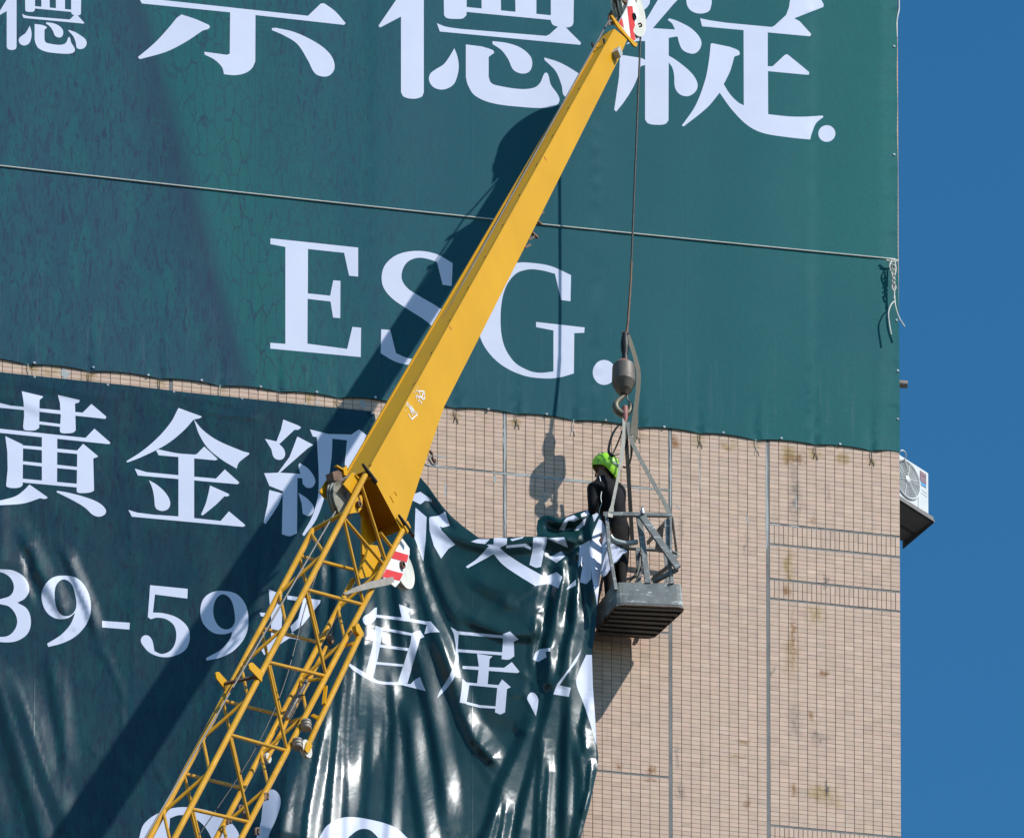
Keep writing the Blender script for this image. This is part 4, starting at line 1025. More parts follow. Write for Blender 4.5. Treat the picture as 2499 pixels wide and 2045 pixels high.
def low_depth(x, y):
    num = np.zeros(len(x)); den = np.zeros(len(x)) + 1e-12
    for cx, cy, cd in ctrl:
        w = np.exp(-((x - cx) ** 2 + (y - cy) ** 2) / (2 * 120.0 ** 2)) + 1e-6 / (1 + ((x - cx) ** 2 + (y - cy) ** 2) / 1e4)
        num += w * cd; den += w
    d = num / den
    for A, wd_, pl in RIDGES:
        pl = np.array(pl, float)
        if A >= 0.03 and pl[:, 1].mean() > 1480 and pl[:, 0].mean() > 700:
            A = A * 1.4                       # the long hanging folds
        if pl[:, 1].mean() > 1200 and pl[:, 0].mean() < 420:
            A = A * 1.25
        if wd_ < 6.5:
            A, wd_ = A * 0.6, 6.5
        best = np.full(len(x), 1e9); par = np.zeros(len(x)); side = np.zeros(len(x))
        n = len(pl) - 1
        if pl[-1][1] < pl[0][1]:
            pl = pl[::-1]
        for i in range(n):
            a, b = pl[i], pl[i + 1]; ab = b - a
            t = np.clip(((x - a[0]) * ab[0] + (y - a[1]) * ab[1]) / (ab @ ab), 0, 1)
            dd = (x - a[0] - t * ab[0]) ** 2 + (y - a[1] - t * ab[1]) ** 2
            m = dd < best
            best[m] = dd[m]; par[m] = (i + t[m]) / n
            side[m] = ((x - a[0]) * ab[1] - (y - a[1]) * ab[0])[m]
        ends = np.clip(np.minimum(par, 1 - par) * 5 + 0.15, 0, 1)
        wq = np.where(side > 0, wd_ * 1.75, wd_ * 0.95) if A > 0 else wd_ * 1.2
        r_ = np.sqrt(best) / wq
        tt = np.clip(1.04 - np.sqrt(r_ * r_ * 0.36 + 0.0016), 0, 1)        # stiff sheet: two flat flanks and a narrow crest
        d = d + 0.72 * A * ends * (0.55 * tt + 0.45 * tt * tt * (3 - 2 * tt))
    # soft all-over waviness, stronger where the cloth hangs free
    free_ = np.clip((x - 550) / 400, 0.15, 1)
    d = d + free_ * (0.004 * np.sin(x / 24 + y / 110 + 1.5 * np.sin(y / 140)) + 0.0025 * np.sin(y / 33 - x / 51))
    topfix = np.clip((y - low_top(x)) / 30, 0, 1)
    d = np.where(x < 905, 0.012 + (d - 0.012) * topfix, d)
    return np.maximum(d, 0.006)
banner_low = sheet('banner', low_outline, LOW, [c7(NINE_H), k1(NINE2_H)], lg, low_depth, [M['vinyl_low'], M['print_low']],
                   'glossy dark teal banner half taken down, its right side hanging in folds', 'banner')
for x, y in [(84, 921), (263, 940), (424, 957), (590, 973), (744, 987), (908, 1009)]:
    c = P(x, y, float(low_depth(np.array([x]), np.array([y]))[0]))
    mb = MB(); mb.lathe(c + WN * 0.001, WN, [(0, 0.012), (0.004, 0.012), (0.007, 0.009), (0.007, 0.005), (0.003, 0.0045)], 14)
    mb.build('grommet', M['grommet'], banner_low, True)

# ------------------------------------------------------------------ long cord across the upper banner
mb = MB()
pts = []
for k in range(41):
    t = k / 40
    x = -150 + 2335 * t
    y = 405 + (633 - 405) * (x / 2185) + 5.0 * math.sin(math.pi * max(0, x) / 2185)
    d = float(up_depth(np.array([x]), np.array([y]))[0]) + 0.0075
    pts.append(P(x, y, d))
mb.tube(pts, 0.0068, 8)
cord = mb.build('cord', M['cord_white'], None, True)
tag(cord, 'long pale cord stretched slantwise across the whole upper banner', 'cord')
kn = MB()
kn.tube(smooth_path([P(2158, 631, .07), P(2178, 634, .08), P(2192, 637, .05), P(2178, 639, .07), P(2163, 636, .075)], 5), 0.009, 8)
for i in range(5):
    y0 = 645 + i * 11
    kn.tube(smooth_path([P(2178 - 4, y0, .07), P(2184, y0 + 4, .10), P(2180, y0 + 11, .07), P(2176, y0 + 6, .10)], 5), 0.0075, 7)
kn.build('knot', M['cord_white'], cord, True)
for pl in ([(2176, 636, .08), (2171, 650, .09), (2176, 668, .09), (2183, 690, .085), (2182, 730, .085)], [(2184, 638, .08), (2186, 660, .09), (2181, 690, .08), (2184, 735, .08), (2186, 750, .09), (2194, 775, .10), (2208, 798, .11)],
           [(2183, 735, .08), (2174, 745, .09), (2168, 765, .10), (2171, 795, .10), (2175, 817, .10)], [(2181, 692, .08), (2177, 700, .09), (2181, 710, .09), (2186, 702, .09), (2182, 692, .085)]):
    tl = MB(); tl.tube(smooth_path([P(*q) for q in pl], 6), 0.0075, 7); tl.build('loose_end', M['cord_white'], cord, True)
mb = MB()
mb.tube(smooth_path([P(2193, -30, .0), P(2194, 20, .01), P(2191, 38, .02), P(2188, 60, .015), P(2189, 92, .01)], 6), 0.008, 7)
tag(mb.build('cord', M['cord_white'], None, True), 'short white cord curling over the wall corner at the top edge', 'cord')

# ------------------------------------------------------------------ crane
HX, HY = 0.6614, 0.75
NS = HY * WD + HX * WN                       # normal of the boom's near side
PT = P(1499, 71, 1.20)
def Q(x, y, off=0.0):
    return on_plane(x, y, PT + off * NS, NS)
AX = Q(1499, 71) - Q(900, 1145); AX /= np.linalg.norm(AX)
NT = np.cross(NS, AX); NT /= np.linalg.norm(NT)
if NT[2] < 0:
    NT = -NT
crane = thing('crane', Q(300, 2500), 'yellow crane boom with box tip and lattice jib leaning against the tiled building', 'crane')
# box-section tip
near = [(1499, 71), (1531, 96), (1512, 141), (1354, 457), (1182, 799), (1084, 992), (1025, 1165), (987, 1284), (979, 1294), (900, 1145)]
wid = [.13, .13, .15, .19, .235, .265, .295, .315, .315, .315]
A = [Q(*p) for p in near]
B = [a - NS * w for a, w in zip(A, wid)]
bx = MB()
n = len(A)
bx.add(A + B, [tuple(range(n)), tuple(reversed(range(n, 2 * n)))] + [(i, n + i, n + (i + 1) % n, (i + 1) % n) for i in range(n) if i != n - 2])
# walls inside the open end
bx.add([A[8], A[9], B[9], B[8]], [])
box = bx.build('boom_box', M['yellow'], crane)
en = MB(); ins = AX * 0.22
en.add([A[8] + ins - NS * .006, A[9] + ins - NS * .006, B[9] + ins + NS * .006, B[8] + ins + NS * .006], [(0, 1, 2, 3)])
en.build('end_bulkhead', M['yellow'], box)
# welded edge strips along the top face
for off, nm in ((-0.012, 'edge_strip'), (-0.9, 'edge_strip')):
    e0 = Q(1486, 95) if off > -.5 else Q(1486, 95) - NS * 0.128
    e1 = Q(905, 1136) if off > -.5 else Q(905, 1136) - NS * 0.302
    st_ = MB(); st_.bar(e0 + NT * 0.004, e1 + NT * 0.004, NS, 0.022, 0.010); st_.build(nm, M['yellow'], box)
def stroke_set(strokes, ox, oy, sc, w, name, mat, off=0.003):
    for pl in strokes:
        mb_ = MB()
        q = [Q(ox + x / sc, oy + y / sc, off) for x, y in pl]
        if len(q) == 1:
            mb_.lathe(q[0], NS, [(0, w * .8), (0.0008, w * .8)], 10)
        else:
            mb_.ribbon(q, [np.cross(NS, (q[min(i + 1, len(q) - 1)] - q[max(i - 1, 0)])) for i in range(len(q))], w, 0.0008)
        mb_.build(name, mat, box)
stroke_set([[(650, 470), (652, 500)], [(545, 600), (572, 632)], [(598, 535), (628, 622)], [(600, 690), (610, 795)], [(665, 590), (730, 740), (800, 825)], [(655, 588), (825, 602)], [(800, 600), (755, 770)], [(815, 600), (835, 775)], [(620, 720), (745, 765)], [(648, 820), (672, 885)], [(688, 825), (762, 932)], [(760, 810), (838, 782)], [(640, 700), (690, 800)]], 960, 900, 10.85, 0.0105, 'painted_stroke', M['white_paint'])
stroke_set([[(372, 885), (350, 995)], [(375, 892), (422, 970), (398, 1015)], [(425, 1005), (515, 1240)], [(455, 965), (605, 1195)], [(330, 1095), (334, 1128)], [(478, 1065), (545, 1195)], [(398, 1195), (482, 1340)], [(478, 1345), (632, 1215), (625, 1140)], [(410, 1000), (505, 1065)], [(430, 1060), (520, 1080)], [(455, 1130), (560, 1120)]], 960, 900, 10.85, 0.0105, 'painted_stroke', M['white_paint'])
stroke_set([[(1355, 275), (1375, 307)], [(855, 1175), (873, 1203)]], 700, 250, 2.17, 0.010, 'chalk_mark', M['mark_red'])
for y in (215, 262, 330, 400, 475, 548, 625, 700, 780, 860, 935):
    x = np.interp(y, [71, 1145], [1499, 900])
    mk = MB(); mk.bar(Q(x, y) + NT * .004 - NS * .03, Q(x, y) + NT * .004 - NS * .004, AX, 0.012, 0.006); mk.build('length_mark', M['black'], box)
for x, y, a in ((1317, 526, -1), (1312, 536, .6), (1303, 568, .5), (1294, 586, -1), (1285, 605, -1)):
    bk = MB(); p = Q(x - 6, y, -.09)
    bk.bar(p, Q(x + 8, y - 7 * a * -1 if a < 0 else y + 12, -.09), NS, 0.03, 0.018)
    bk.build('small_bracket', M['rust'], box)
hk = MB(); hk.tube(smooth_path([Q(1038, 1112, -.1), Q(1046, 1100, -.1), Q(1054, 1108, -.1), Q(1056, 1120, -.1), Q(1061, 1128, -.1)], 4), 0.014, 8)
hk.build('eye_bracket', M['rust'], box, True)
hk = MB(); hk.tube(smooth_path([Q(1053, 1112, -.1), Q(1048, 1122, -.1), Q(1056, 1134, -.1), Q(1064, 1130, -.1), Q(1061, 1120, -.1)], 5), 0.009, 8)
hk.build('small_hook', M['cable'], box, True)
hd = MB()
for pl in ([(1095, 570), (1130, 635)], [(1090, 570), (1160, 480)], [(1140, 520), (1165, 560)]):
    q = [Q(700 + x / 4.34, 1080 + y / 4.34, .002) for x, y in pl]; hd.tube(q, 0.004, 6)
hd.build('weld_handle', M['yellow_tube'], box, True)

# head of the box
head = MB(); head.prism([Q(1400 + x / 7.073, y / 7.073, .012) for x, y in [(640, 270), (665, 262), (800, 430), (935, 610), (1070, 740), (1100, 745), (1100, 790), (1080, 815), (1040, 795), (930, 660), (760, 470)]], -NS * 0.018)
head.build('cheek_bar', M['yellow'], crane)
pl_ = MB(); pl_.prism([Q(1400 + x / 7.073, y / 7.073, .004) for x, y in [(920, 130), (960, -40), (1040, -40), (1110, 150), (1130, 260), (1060, 440), (1030, 530), (1075, 690), (1010, 718), (780, 400), (830, 300)]], -NS * 0.012)
headplate = pl_.build('head_plate', M['white_paint'], crane)
for q in ([(925, 115), (1015, 110), (1060, 440), (1030, 525), (1070, 690), (1010, 712), (985, 640), (930, 180)], [(835, 305), (870, 490), (780, 400)]):
    r_ = MB(); r_.prism([Q(1400 + x / 7.073, y / 7.073, .0065) for x, y in q], -NS * .0022); r_.build('red_stripe', M['red'], headplate)
hub = MB(); hub.lathe(Q(1546, 42, .004), NS, [(-.01, .032), (.018, .032), (.018, .020), (.004, .020)], 20); hub.build('axle_pin', M['black'], headplate, True)
for off, cx, cy, r in ((-.085, 1541, 25, .250), (-.17, 1525, 31, .245)):
    sv = MB(); sv.lathe(Q(cx, cy, off), NS, [(-.022, r * .3), (-.02, r * .9), (-.026, r), (-.012, r), (-.004, r * .9), (.004, r * .9), (.012, r), (.026, r), (.02, r * .9), (.022, r * .3)], 40)
    sv.build('tip_sheave', M['cream'], crane, True)
gd = MB(); gd.tube(smooth_path([Q(1560, 66, .0), Q(1566, 64, .03), Q(1563, 58, .03), Q(1558, 60, .0)], 4), .008, 6); gd.build('rope_keeper', M['rust'], crane, True)
fp = MB(); fp.prism([Q(1400 + x / 7.073, y / 7.073, -.20) for x, y in [(610, 250), (740, 60), (760, -60), (900, -60), (830, 100), (760, 420), (600, 440)]], -NS * 0.012)
fp.build('far_head_plate', M['rust'], crane)
tp = MB(); tp.prism([Q(1400 + x / 7.073, y / 7.073, -.05) for x, y in [(820, -60), (1080, -60), (1090, 40), (1050, 110), (1000, 60), (930, 90), (860, 20)]], -NS * 0.1)
tp.build('top_guard', M['rust'], crane)
lb = MB(); c = Q(1505, 131, .03)
lb.bar(c - NS * .045, c + NS * .045, AX, .085, .075); lb.build('lamp_box', plain('lamp_grey', (.42, .44, .42), .5), crane, bevel=.006)
for x, y, x2, y2 in ((1444, 107, 1452, 120), (1473, 95, 1478, 117)):
    tb = MB(); tb.bar(Q(x, y, -.01 if x > 1460 else -.14), Q(x2, y2, -.01 if x > 1460 else -.14), NS, .012, .035); tb.build('rope_guide', M['black'], crane)
tb = MB(); tb.tube([Q(1452, 120, -.14), Q(1478, 116, -.01)], .012, 8); tb.build('rope_roller', M['black'], crane, True)

# lattice jib
def TR(y):
    return Q(899 + (426 - 899) * (y - 1145) / 900.0, y)
def BR(y):
    return Q(994 + (598 - 994) * (y - 1273) / 754.0, y)
WL = 0.35
FAR = -NS * WL
RC, RB = 0.027, 0.0155
def member(name, p, q, r, mat='yellow_tube'):
    m_ = MB(); m_.tube([p, q], r, 12); return m_.build(name, M[mat], crane, True)
member('chord', TR(1150), TR(2600), RC)
member('chord', TR(1262) + FAR, TR(2600) + FAR, RC)
member('chord', BR(1280), BR(2620), RC)
member('chord', BR(1385) + FAR, BR(2620) + FAR, RC)
nT = [1262, 1438, 1615, 1792, 1973, 2150, 2330, 2510]; nB = [1300, 1476, 1650, 1832, 2006, 2183, 2360, 2540]
hT = [(a + b) / 2 for a, b in zip(nT[:-1], nT[1:])]; hB = [(a + b) / 2 for a, b in zip(nB[:-1], nB[1:])]
for k in range(1, 8):
    member('strut', TR(nT[k]), BR(nB[k]), RB)
    if k < 7:
        member('diagonal_brace', TR(nT[k]), BR(nB[k + 1]), RB)
member('diagonal_brace', TR(1262), BR(1380), RB); member('diagonal_brace', TR(1180), BR(1372), RB); member('diagonal_brace', TR(1262), BR(nB[1]), RB); member('diagonal_brace', Q(928, 1300), BR(1340), RB)
for k in range(0, 7):
    member('strut', TR(hT[k] - 26) + FAR, BR(hB[k] - 26) + FAR, RB)
    if k < 6:
        member('diagonal_brace', TR(hT[k] - 26) + FAR, BR(hB[k + 1] - 26) + FAR, RB)
for k in range(1, 8):
    member('lacing_bar', TR(nT[k] - 22) + FAR, TR(hT[k - 1]), RB)
    member('lacing_bar', BR(nB[k] - 22) + FAR, BR(hB[k - 1]), RB)
    if k < 7:
        member('lacing_bar', TR(nT[k] - 22) + FAR, TR(hT[k]), RB)
        member('lacing_bar', BR(nB[k] - 22) + FAR, BR(hB[k]), RB)
member('strut', TR(1262) + FAR, TR(1250), RB * 1.2); member('lacing_bar', TR(1270) + FAR, TR(1350), RB)
for (x, y, x2, y2, nm) in ((885, 1133, 917, 1177, 'pin'), (973, 1257, 1008, 1308, 'pin')):
    pn = MB(); pn.tube([Q(x, y, .03), Q((x + x2) / 2, (y + y2) / 2, .03), Q(x2, y2, .03)], [.012, .02, .022], 12); pn.build(nm, M['black'], crane, True)
for (x, y) in ((900, 1154), (988, 1288)):
    kb = MB(); c = Q(x, y, .0); kb.bar(c - AX * .06, c + AX * .05, NS, .075, .07); kb.build('knuckle', M['yellow'], crane, bevel=.01)
# cross tube in the foot of the box and head pulleys
for off, cx, cy, r, mt in ((-.16, 832, 1224, .165, 'sheave_grey'), (-.26, 826, 1222, .165, 'sheave_grey')):
    sv = MB(); sv.lathe(Q(cx, cy, off), NS, [(-.02, r * .35), (-.018, r * .92), (-.024, r), (-.010, r), (-.003, r * .88), (.003, r * .88), (.010, r), (.024, r), (.018, r * .92), (.02, r * .35)], 36)
    sv.build('guide_sheave', M[mt], crane, True)
def plate(name, pts, ox, oy, sc, off, th, mat, par=None, bevel=0.0):
    m_ = MB(); m_.prism([Q(ox + x / sc, oy + y / sc, off) for x, y in pts], -NS * th); return m_.build(name, M[mat], par or crane, bevel=bevel)
plate('sheave_plate', [(600, 440), (690, 318), (712, 318), (778, 380), (770, 420), (705, 560), (690, 545)], 700, 1080, 4.34, -.06, .014, 'yellow')
plate('sheave_plate', [(350, 515), (425, 395), (450, 395), (508, 440), (500, 480), (445, 600), (400, 580)], 700, 1080, 4.34, -.34, .014, 'yellow')
plate('sheave_plate', [(740, 565), (790, 555), (802, 590), (800, 690), (765, 735), (665, 752)], 700, 1080, 4.34, -.05, .014, 'yellow')
plate('sheave_bracket', [(530, 235), (600, 275), (640, 240), (640, 350), (610, 345), (600, 290), (530, 250)], 700, 1080, 4.34, -.2, .03, 'yellow')
plate('sheave_cover', [(485, 310), (540, 295), (590, 300), (585, 340), (640, 400), (620, 430), (500, 400)], 700, 1080, 4.34, -.22, .08, 'rust')
pn = MB(); pn.lathe(Q(873, 1232, -.04), NS, [(0, .03), (.03, .03), (.03, .018), (.01, .018)], 18); pn.build('pin', M['rust'], crane, True)
plate('web_plate', [(800, 480), (835, 470), (850, 1000), (830, 1230), (800, 1180)], 700, 1080, 4.34, -.30, .02, 'yellow')
plate('web_plate', [(840, 850), (960, 1000), (880, 1150), (900, 1230), (760, 1400), (800, 1240)], 700, 1080, 4.34, -.32, .02, 'yellow')
# striped nose sheave below the box
ns_ = MB(); ns_.lathe(Q(981, 1392, -.13), NS, [(-.03, .05), (-.028, .155), (-.034, .17), (-.014, .17), (-.004, .15), (.004, .15), (.014, .17), (.034, .17), (.028, .155), (.03, .05)], 40)
nose = ns_.build('nose_sheave', M['cream'], crane, True)
npl = plate('nose_plate', [(1225, 1015), (1300, 1120), (1300, 1180), (1270, 1300), (1195, 1480), (1150, 1530), (1010, 1420), (1100, 1230), (1150, 1100)], 700, 1080, 4.34, -.07, .012, 'white_paint')
for q in ([(1140, 1145), (1290, 1190), (1272, 1268), (1108, 1222)], [(1055, 1338), (1233, 1385), (1196, 1462), (1010, 1420)]):
    plate('red_stripe', q, 700, 1080, 4.34, -.0675, .002, 'red', npl)
pn = MB(); pn.lathe(Q(700 + 1212 / 4.34, 1080 + 1300 / 4.34, -.07), NS, [(0, .034), (.03, .034), (.03, .02), (.01, .02)], 18); pn.build('axle_pin', M['rust'], npl, True)
plate('nose_arm', [(880, 1080), (960, 1090), (1000, 1200), (960, 1400), (780, 1440), (760, 1400), (830, 1240)], 700, 1080, 4.34, -.2, .03, 'yellow')
plate('grey_stay', [(600, 1595), (720, 1530), (880, 1470), (1125, 1418), (1140, 1475), (1085, 1505), (880, 1545), (620, 1608)], 700, 1080, 4.34, .05, .012, 'greyplate')
# rope guide tongues
ta = plate('rope_tongue', [(108, 672), (118, 658), (142, 656), (222, 745), (208, 845), (196, 820), (120, 725)], 500, 1480, 4.13, -WL + .02, .012, 'yellow')
tb_ = plate('rope_tongue', [(443, 585), (455, 566), (482, 562), (585, 662), (575, 757), (555, 735), (450, 625)], 500, 1480, 4.13, .035, .012, 'yellow')
gb = MB(); gb.bar(Q(548, 1668, -WL + .02), Q(628, 1650, .03), AX, .03, .02); gb.build('tongue_bar', M['rust'], crane)
# folding stay pole with end roller
PO = .09
po = MB(); po.tube([Q(881, 1545, PO), Q(751, 1820, PO)], .026, 14); pole = po.build('stay_pole', M['yellow_tube'], crane, True)
plate('pole_clevis', [(1520, 190), (1550, 165), (1605, 270), (1600, 305), (1570, 300), (1530, 250)], 500, 1480, 4.13, PO + .02, .045, 'yellow', pole, .004)
plate('pole_end_plate', [(1035, 1355), (1085, 1395), (1055, 1465), (1030, 1470), (1010, 1440)], 500, 1480, 4.13, PO + .04, .012, 'yellow', pole)
ro = MB(); ro.lathe(Q(746, 1828, PO), NS, [(-.02, .03), (-.02, .078), (-.008, .078), (0, .068), (.008, .078), (.02, .078), (.02, .03)], 30); ro.build('end_roller', M['cream'], pole, True)
for (x, y) in ((747, 1770), (726, 1816)):
    c = Q(x, y, PO - .02); dk = MB(); a_ = -NT * .5 - AX * .8
    dk.lathe(c, a_, [(-.045, .02), (-.04, .048), (-.028, .052), (-.024, .046), (-.012, .046), (-.008, .052), (.004, .052), (.008, .046), (.02, .046), (.024, .052), (.036, .048)], 24)
    dk.build('rubber_buffer', M['greyplate'], crane, True)
    jt = MB(); jt.tube([c, BR(y - 20)], .016, 8); jt.build('buffer_arm', M['yellow_tube'], crane, True)
for (x, y, x2, y2, o1, o2) in ((800, 1590, 861, 1570, -WL, PO), (762, 1745, 776, 1752, 0, PO), (795, 1675, 790, 1718, 0, PO), (728, 1663, 790, 1655, -WL, 0), (706, 1762, 735, 1753, -WL, 0)):
    bt = MB(); bt.bar(Q(x, y, o1), Q(x2, y2, o2), AX, .035, .014); bt.build('stay_bracket', M['yellow'], crane)
rd = MB(); rd.tube([Q(748, 1662, -.2), Q(700, 1753, -.2)], .019, 12); rd.build('polished_rod', plain('polished_steel', (.30, .26, .20), .25, .7), crane, True)
r2 = MB(); r2.tube([Q(796, 1580, -.3), Q(650, 1855, -.3)], .021, 12); r2.build('inner_pole', M['yellow_tube'], crane, True)
for (x, y) in ((653, 1850), (808, 1560)):
    c = Q(x, y, -.3); rr = MB(); rr.lathe(c, NS, [(-.015, .02), (-.015, .045), (.015, .045), (.015, .02)], 20); rr.build('inner_roller', M['cream'] if y > 1700 else M['rust'], crane, True)
for (x, y) in ((598, 1990), (560, 2003), (588, 1975), (650, 1945), (628, 2030)):
    cl = MB(); c = Q(x, y, -.25 if x < 600 else .02); cl.tube(smooth_path([c - AX * .05, c + NT * .03, c + AX * .05, c - NT * .02], 4), .012, 8); cl.build('rope_clamp', M['rust'], crane, True)
# hoist cable over the boom, and down the jib
hc = MB(); up_a = NT * .03
hc.tube([Q(1540, 32, -.17), Q(1487, 62, -.09) + up_a, Q(1444, 140, -.10) + up_a, Q(880, 1155, -.19) + up_a, Q(842, 1205, -.16) + NT * .12], .0085, 8)
hc.build('hoist_cable', M['cable'], crane, True)
hc = MB(); hc.tube([Q(828, 1232, -.16), Q(368, 2045, -WL * .55) + NT * .05, Q(200, 2345, -WL * .55) + NT * .05], .0085, 8); hc.build('hoist_cable', M['cable'], crane, True)
hc = MB(); hc.tube(smooth_path([Q(790, 1270, -.25), Q(778, 1380, -.25), Q(745, 1480, -.25), Q(690, 1680, -.25), Q(610, 1850, -.25), Q(480, 2045, -.25)], 5), .005, 6); hc.build('signal_wire', M['black'], crane, True)

# ------------------------------------------------------------------ hook, hanging cable
HD = 0.57
rope_top = Q(1563, 92, -.085)
hook = thing('hook_ball', P(1521, 1010, HD), 'rusty brown overhaul ball with crane hook hanging above the basket', 'hook')
hr = MB(); hr.tube([rope_top, P(1541, 640, HD)], .0105, 8); hr.build('hanging_cable', M['rope_dark'], hook, True)
hr = MB(); hr.tube([P(1541, 640, HD), P(1539, 690, HD), P(1532, 790, HD), P(1529, 815, HD)], [.013, .012, .014, .016], 8); hr.build('cable_splice', M['rust'], hook, True)
wk = MB()
wk.lathe(P(1525, 812, HD), -ZU, [(0, .02), (.05, .036), (.12, .046), (.19, .042), (.24, .03), (.30, .036)], 12); wk.build('wedge_socket', M['black'], hook, True)
ws = MB(); ws.tube([P(1517, 813, HD), P(1527, 810, HD), P(1535, 816, HD)], .008, 6); ws.tube([P(1518, 829, HD), P(1526, 826, HD)], .012, 6); ws.build('socket_pin', M['rust'], hook, True)
sc_ = 1 / 236.0
bl = MB(); bl.lathe(P(1522, 880, HD), -ZU, [(0, 8 * sc_), (4 * sc_, 14 * sc_), (11 * sc_, 22 * sc_), (17 * sc_, 26.5 * sc_)], 32); bl.build('ball_top', M['redpaint'], hook, True)
bl = MB(); bl.lathe(P(1522, 880, HD), -ZU, [(16 * sc_, 27 * sc_), (18 * sc_, 28 * sc_), (50 * sc_, 29 * sc_), (58 * sc_, 28.6 * sc_), (76 * sc_, 19 * sc_), (82 * sc_, 13 * sc_), (87 * sc_, 9 * sc_)], 36); bl.build('weight_ball', M['ball'], hook, True, sharp=14)
hb = MB(); hp = [(1525, 964), (1516, 972), (1507, 980), (1502, 990), (1506, 1001), (1516, 1009), (1527, 1010), (1536, 1003), (1539, 990), (1538, 984)]
hb.tube(smooth_path([P(x, y, HD) for x, y in hp], 4), [.02 + .016 * math.sin(math.pi * k / 36) for k in range(37)], 12); hb.build('hook', M['hookm'], hook, True)
hl = MB(); hl.tube(smooth_path([P(1530, 965, HD), P(1532, 975, HD), P(1538, 984, HD)], 4), .007, 6); hl.build('safety_latch', M['black'], hook, True)

# ------------------------------------------------------------------ slings
def sling(name, pts, w, mat, label, side=None, t=.005):
    m_ = MB(); q = smooth_path([P(*p) for p in pts], 6) if len(pts) > 2 else [P(*p) for p in pts]
    m_.ribbon(q, side if side is not None else WD, w, t)
    return tag(m_.build(name, M[mat], None), label, 'sling', 'straps holding the basket')
sling('lifting_sling', [(1523, 992, .59), (1523, 1020, .59), (1521, 1080, .60), (1511, 1150, .61), (1501, 1200, .62), (1491, 1250, .615), (1489, 1262, .64)], [.03] * 6 + [.032] * 5 + [.04] * 6 + [.028] * 6 + [.032] * 6 + [.05] * 8, 'sling_pale', 'pale webbing strap running past the worker to the front left of the basket')
sling('lifting_sling', [(1531, 1030, .59), (1545, 1085, .60), (1590, 1170, .61), (1622, 1228, .62), (1637, 1262, .65)], .042, 'sling_grey', 'grey webbing strap slanting to the right front corner of the basket', WD * .8 + ZU * .5)
sling('lifting_sling', [(1524, 1015, .53), (1529, 1085, .48), (1535, 1180, .36), (1543, 1322, .14)], .042, 'sling_dark', 'dark webbing strap running straight down to the rear rail of the basket')
sling('lifting_sling', [(1532, 818, .58), (1543, 850, .60), (1552, 880, .61), (1558, 910, .62), (1557, 950, .62), (1551, 1000, .61), (1545, 1040, .60), (1543, 1062, .60)], .047, 'sling_olive', 'long olive strap bowed beside the overhaul ball')
sling('lifting_sling', [(1553, 990, .56), (1553, 1030, .55), (1549, 1068, .55), (1545, 1083, .55)], .034, 'sling_olive', 'short dark olive strap end behind the bowed strap', None)
sling('lifting_sling', [(1524, 1030, .57), (1508, 1040, .56), (1494, 1062, .55), (1486, 1092, .55), (1487, 1106, .55), (1496, 1112, .56), (1510, 1109, .57)], .030, 'sling_dark', 'dark strap looped in an open curve left of the hook', WD * .8 + WN * .6)
sling('lifting_sling', [(1521, 1045, .56), (1508, 1080, .55), (1495, 1108, .55)], .016, 'sling_dark', 'thin dark strap crossing inside the loop above the helmet')
sling('lifting_sling', [(1541, 1078, .5), (1542, 1100, .5), (1538, 1125, .48), (1530, 1140, .46), (1520, 1139, .46)], .022, 'sling_dark', 'dark strap tail curling behind the pale strap', WD * .7 + WN * .7)
wr = MB(); wr.lathe(P(1525, 993, .575), -ZU, [(0, .03), (.05, .036), (.12, .03), (.165, .02)], 16); tag(wr.build('strap_sleeve', M['redpaint'], None, True), 'worn red sleeve wrapped round the straps in the hook', 'sleeve')

# ------------------------------------------------------------------ work basket
bk_c = [P(1504, 1476, .62), P(1675, 1483, .67), P(1593, 1558, .13), P(1449, 1547, .10)]
basket = thing('work_basket', (bk_c[0] + bk_c[1] + bk_c[2] + bk_c[3]) / 4, 'grey steel work basket hanging from straps in front of the tiles', 'basket')
b_t = [P(1500, 1420, .60), P(1670, 1425, .655), P(1588, 1506, .12), P(1444, 1496, .09)]
def rounded(quad, r=.085):
    out = []
    for i in range(4):
        p = quad[i]; a = quad[i - 1] - p; b = quad[(i + 1) % 4] - p
        a = a / np.linalg.norm(a); b = b / np.linalg.norm(b)
        for k in range(5):
            t = k / 4
            out.append(p + a * r * (1 - t) ** 2 + b * r * t ** 2)
    return out
lo_r, hi_r = rounded(bk_c), rounded(b_t)
n = len(lo_r)
kp = MB(); cin = sum(b_t) / 4
inn = lambda ring: [p + (cin - p) * np.array([1, 1, 0]) / np.linalg.norm((cin - p) * np.array([1, 1, 0])) * .012 for p in ring]
li, hi_i = inn(lo_r), inn(hi_r)
kp.add(lo_r + hi_r, [(i, (i + 1) % n, n + (i + 1) % n, n + i) for i in range(n)])
kp.add(li + hi_i, [((i + 1) % n, i, n + i, n + (i + 1) % n) for i in range(n)])
kp.add(hi_r + hi_i, [(i, (i + 1) % n, n + (i + 1) % n, n + i) for i in range(n)])
kp.build('kick_plate', M['basket'], basket)
fl = MB(); fl.prism([p + ZU * .03 for p in lo_r], -ZU * .012); fl.build('floor_plate', M['basket_dark'], basket)
for k in range(7):
    t = (k + .5) / 7
    p = bk_c[0] + (bk_c[3] - bk_c[0]) * t; q = bk_c[1] + (bk_c[2] - bk_c[1]) * t
    rb = MB(); rb.bar(p + (q - p) * .02 + ZU * .006, q - (q - p) * .02 + ZU * .006, WN, .038, .03); rb.build('floor_rib', M['basket_dark'], basket)
lip = MB(); lip.tube(lo_r + [lo_r[0]], .008, 6); lip.build('bottom_lip', M['rust'], basket, True)
def bar(name, a, b, w, t, wdir=WD, mat='basket'):
    m_ = MB(); m_.bar(P(*a), P(*b), wdir, w, t); return m_.build(name, M[mat], basket, bevel=.002)
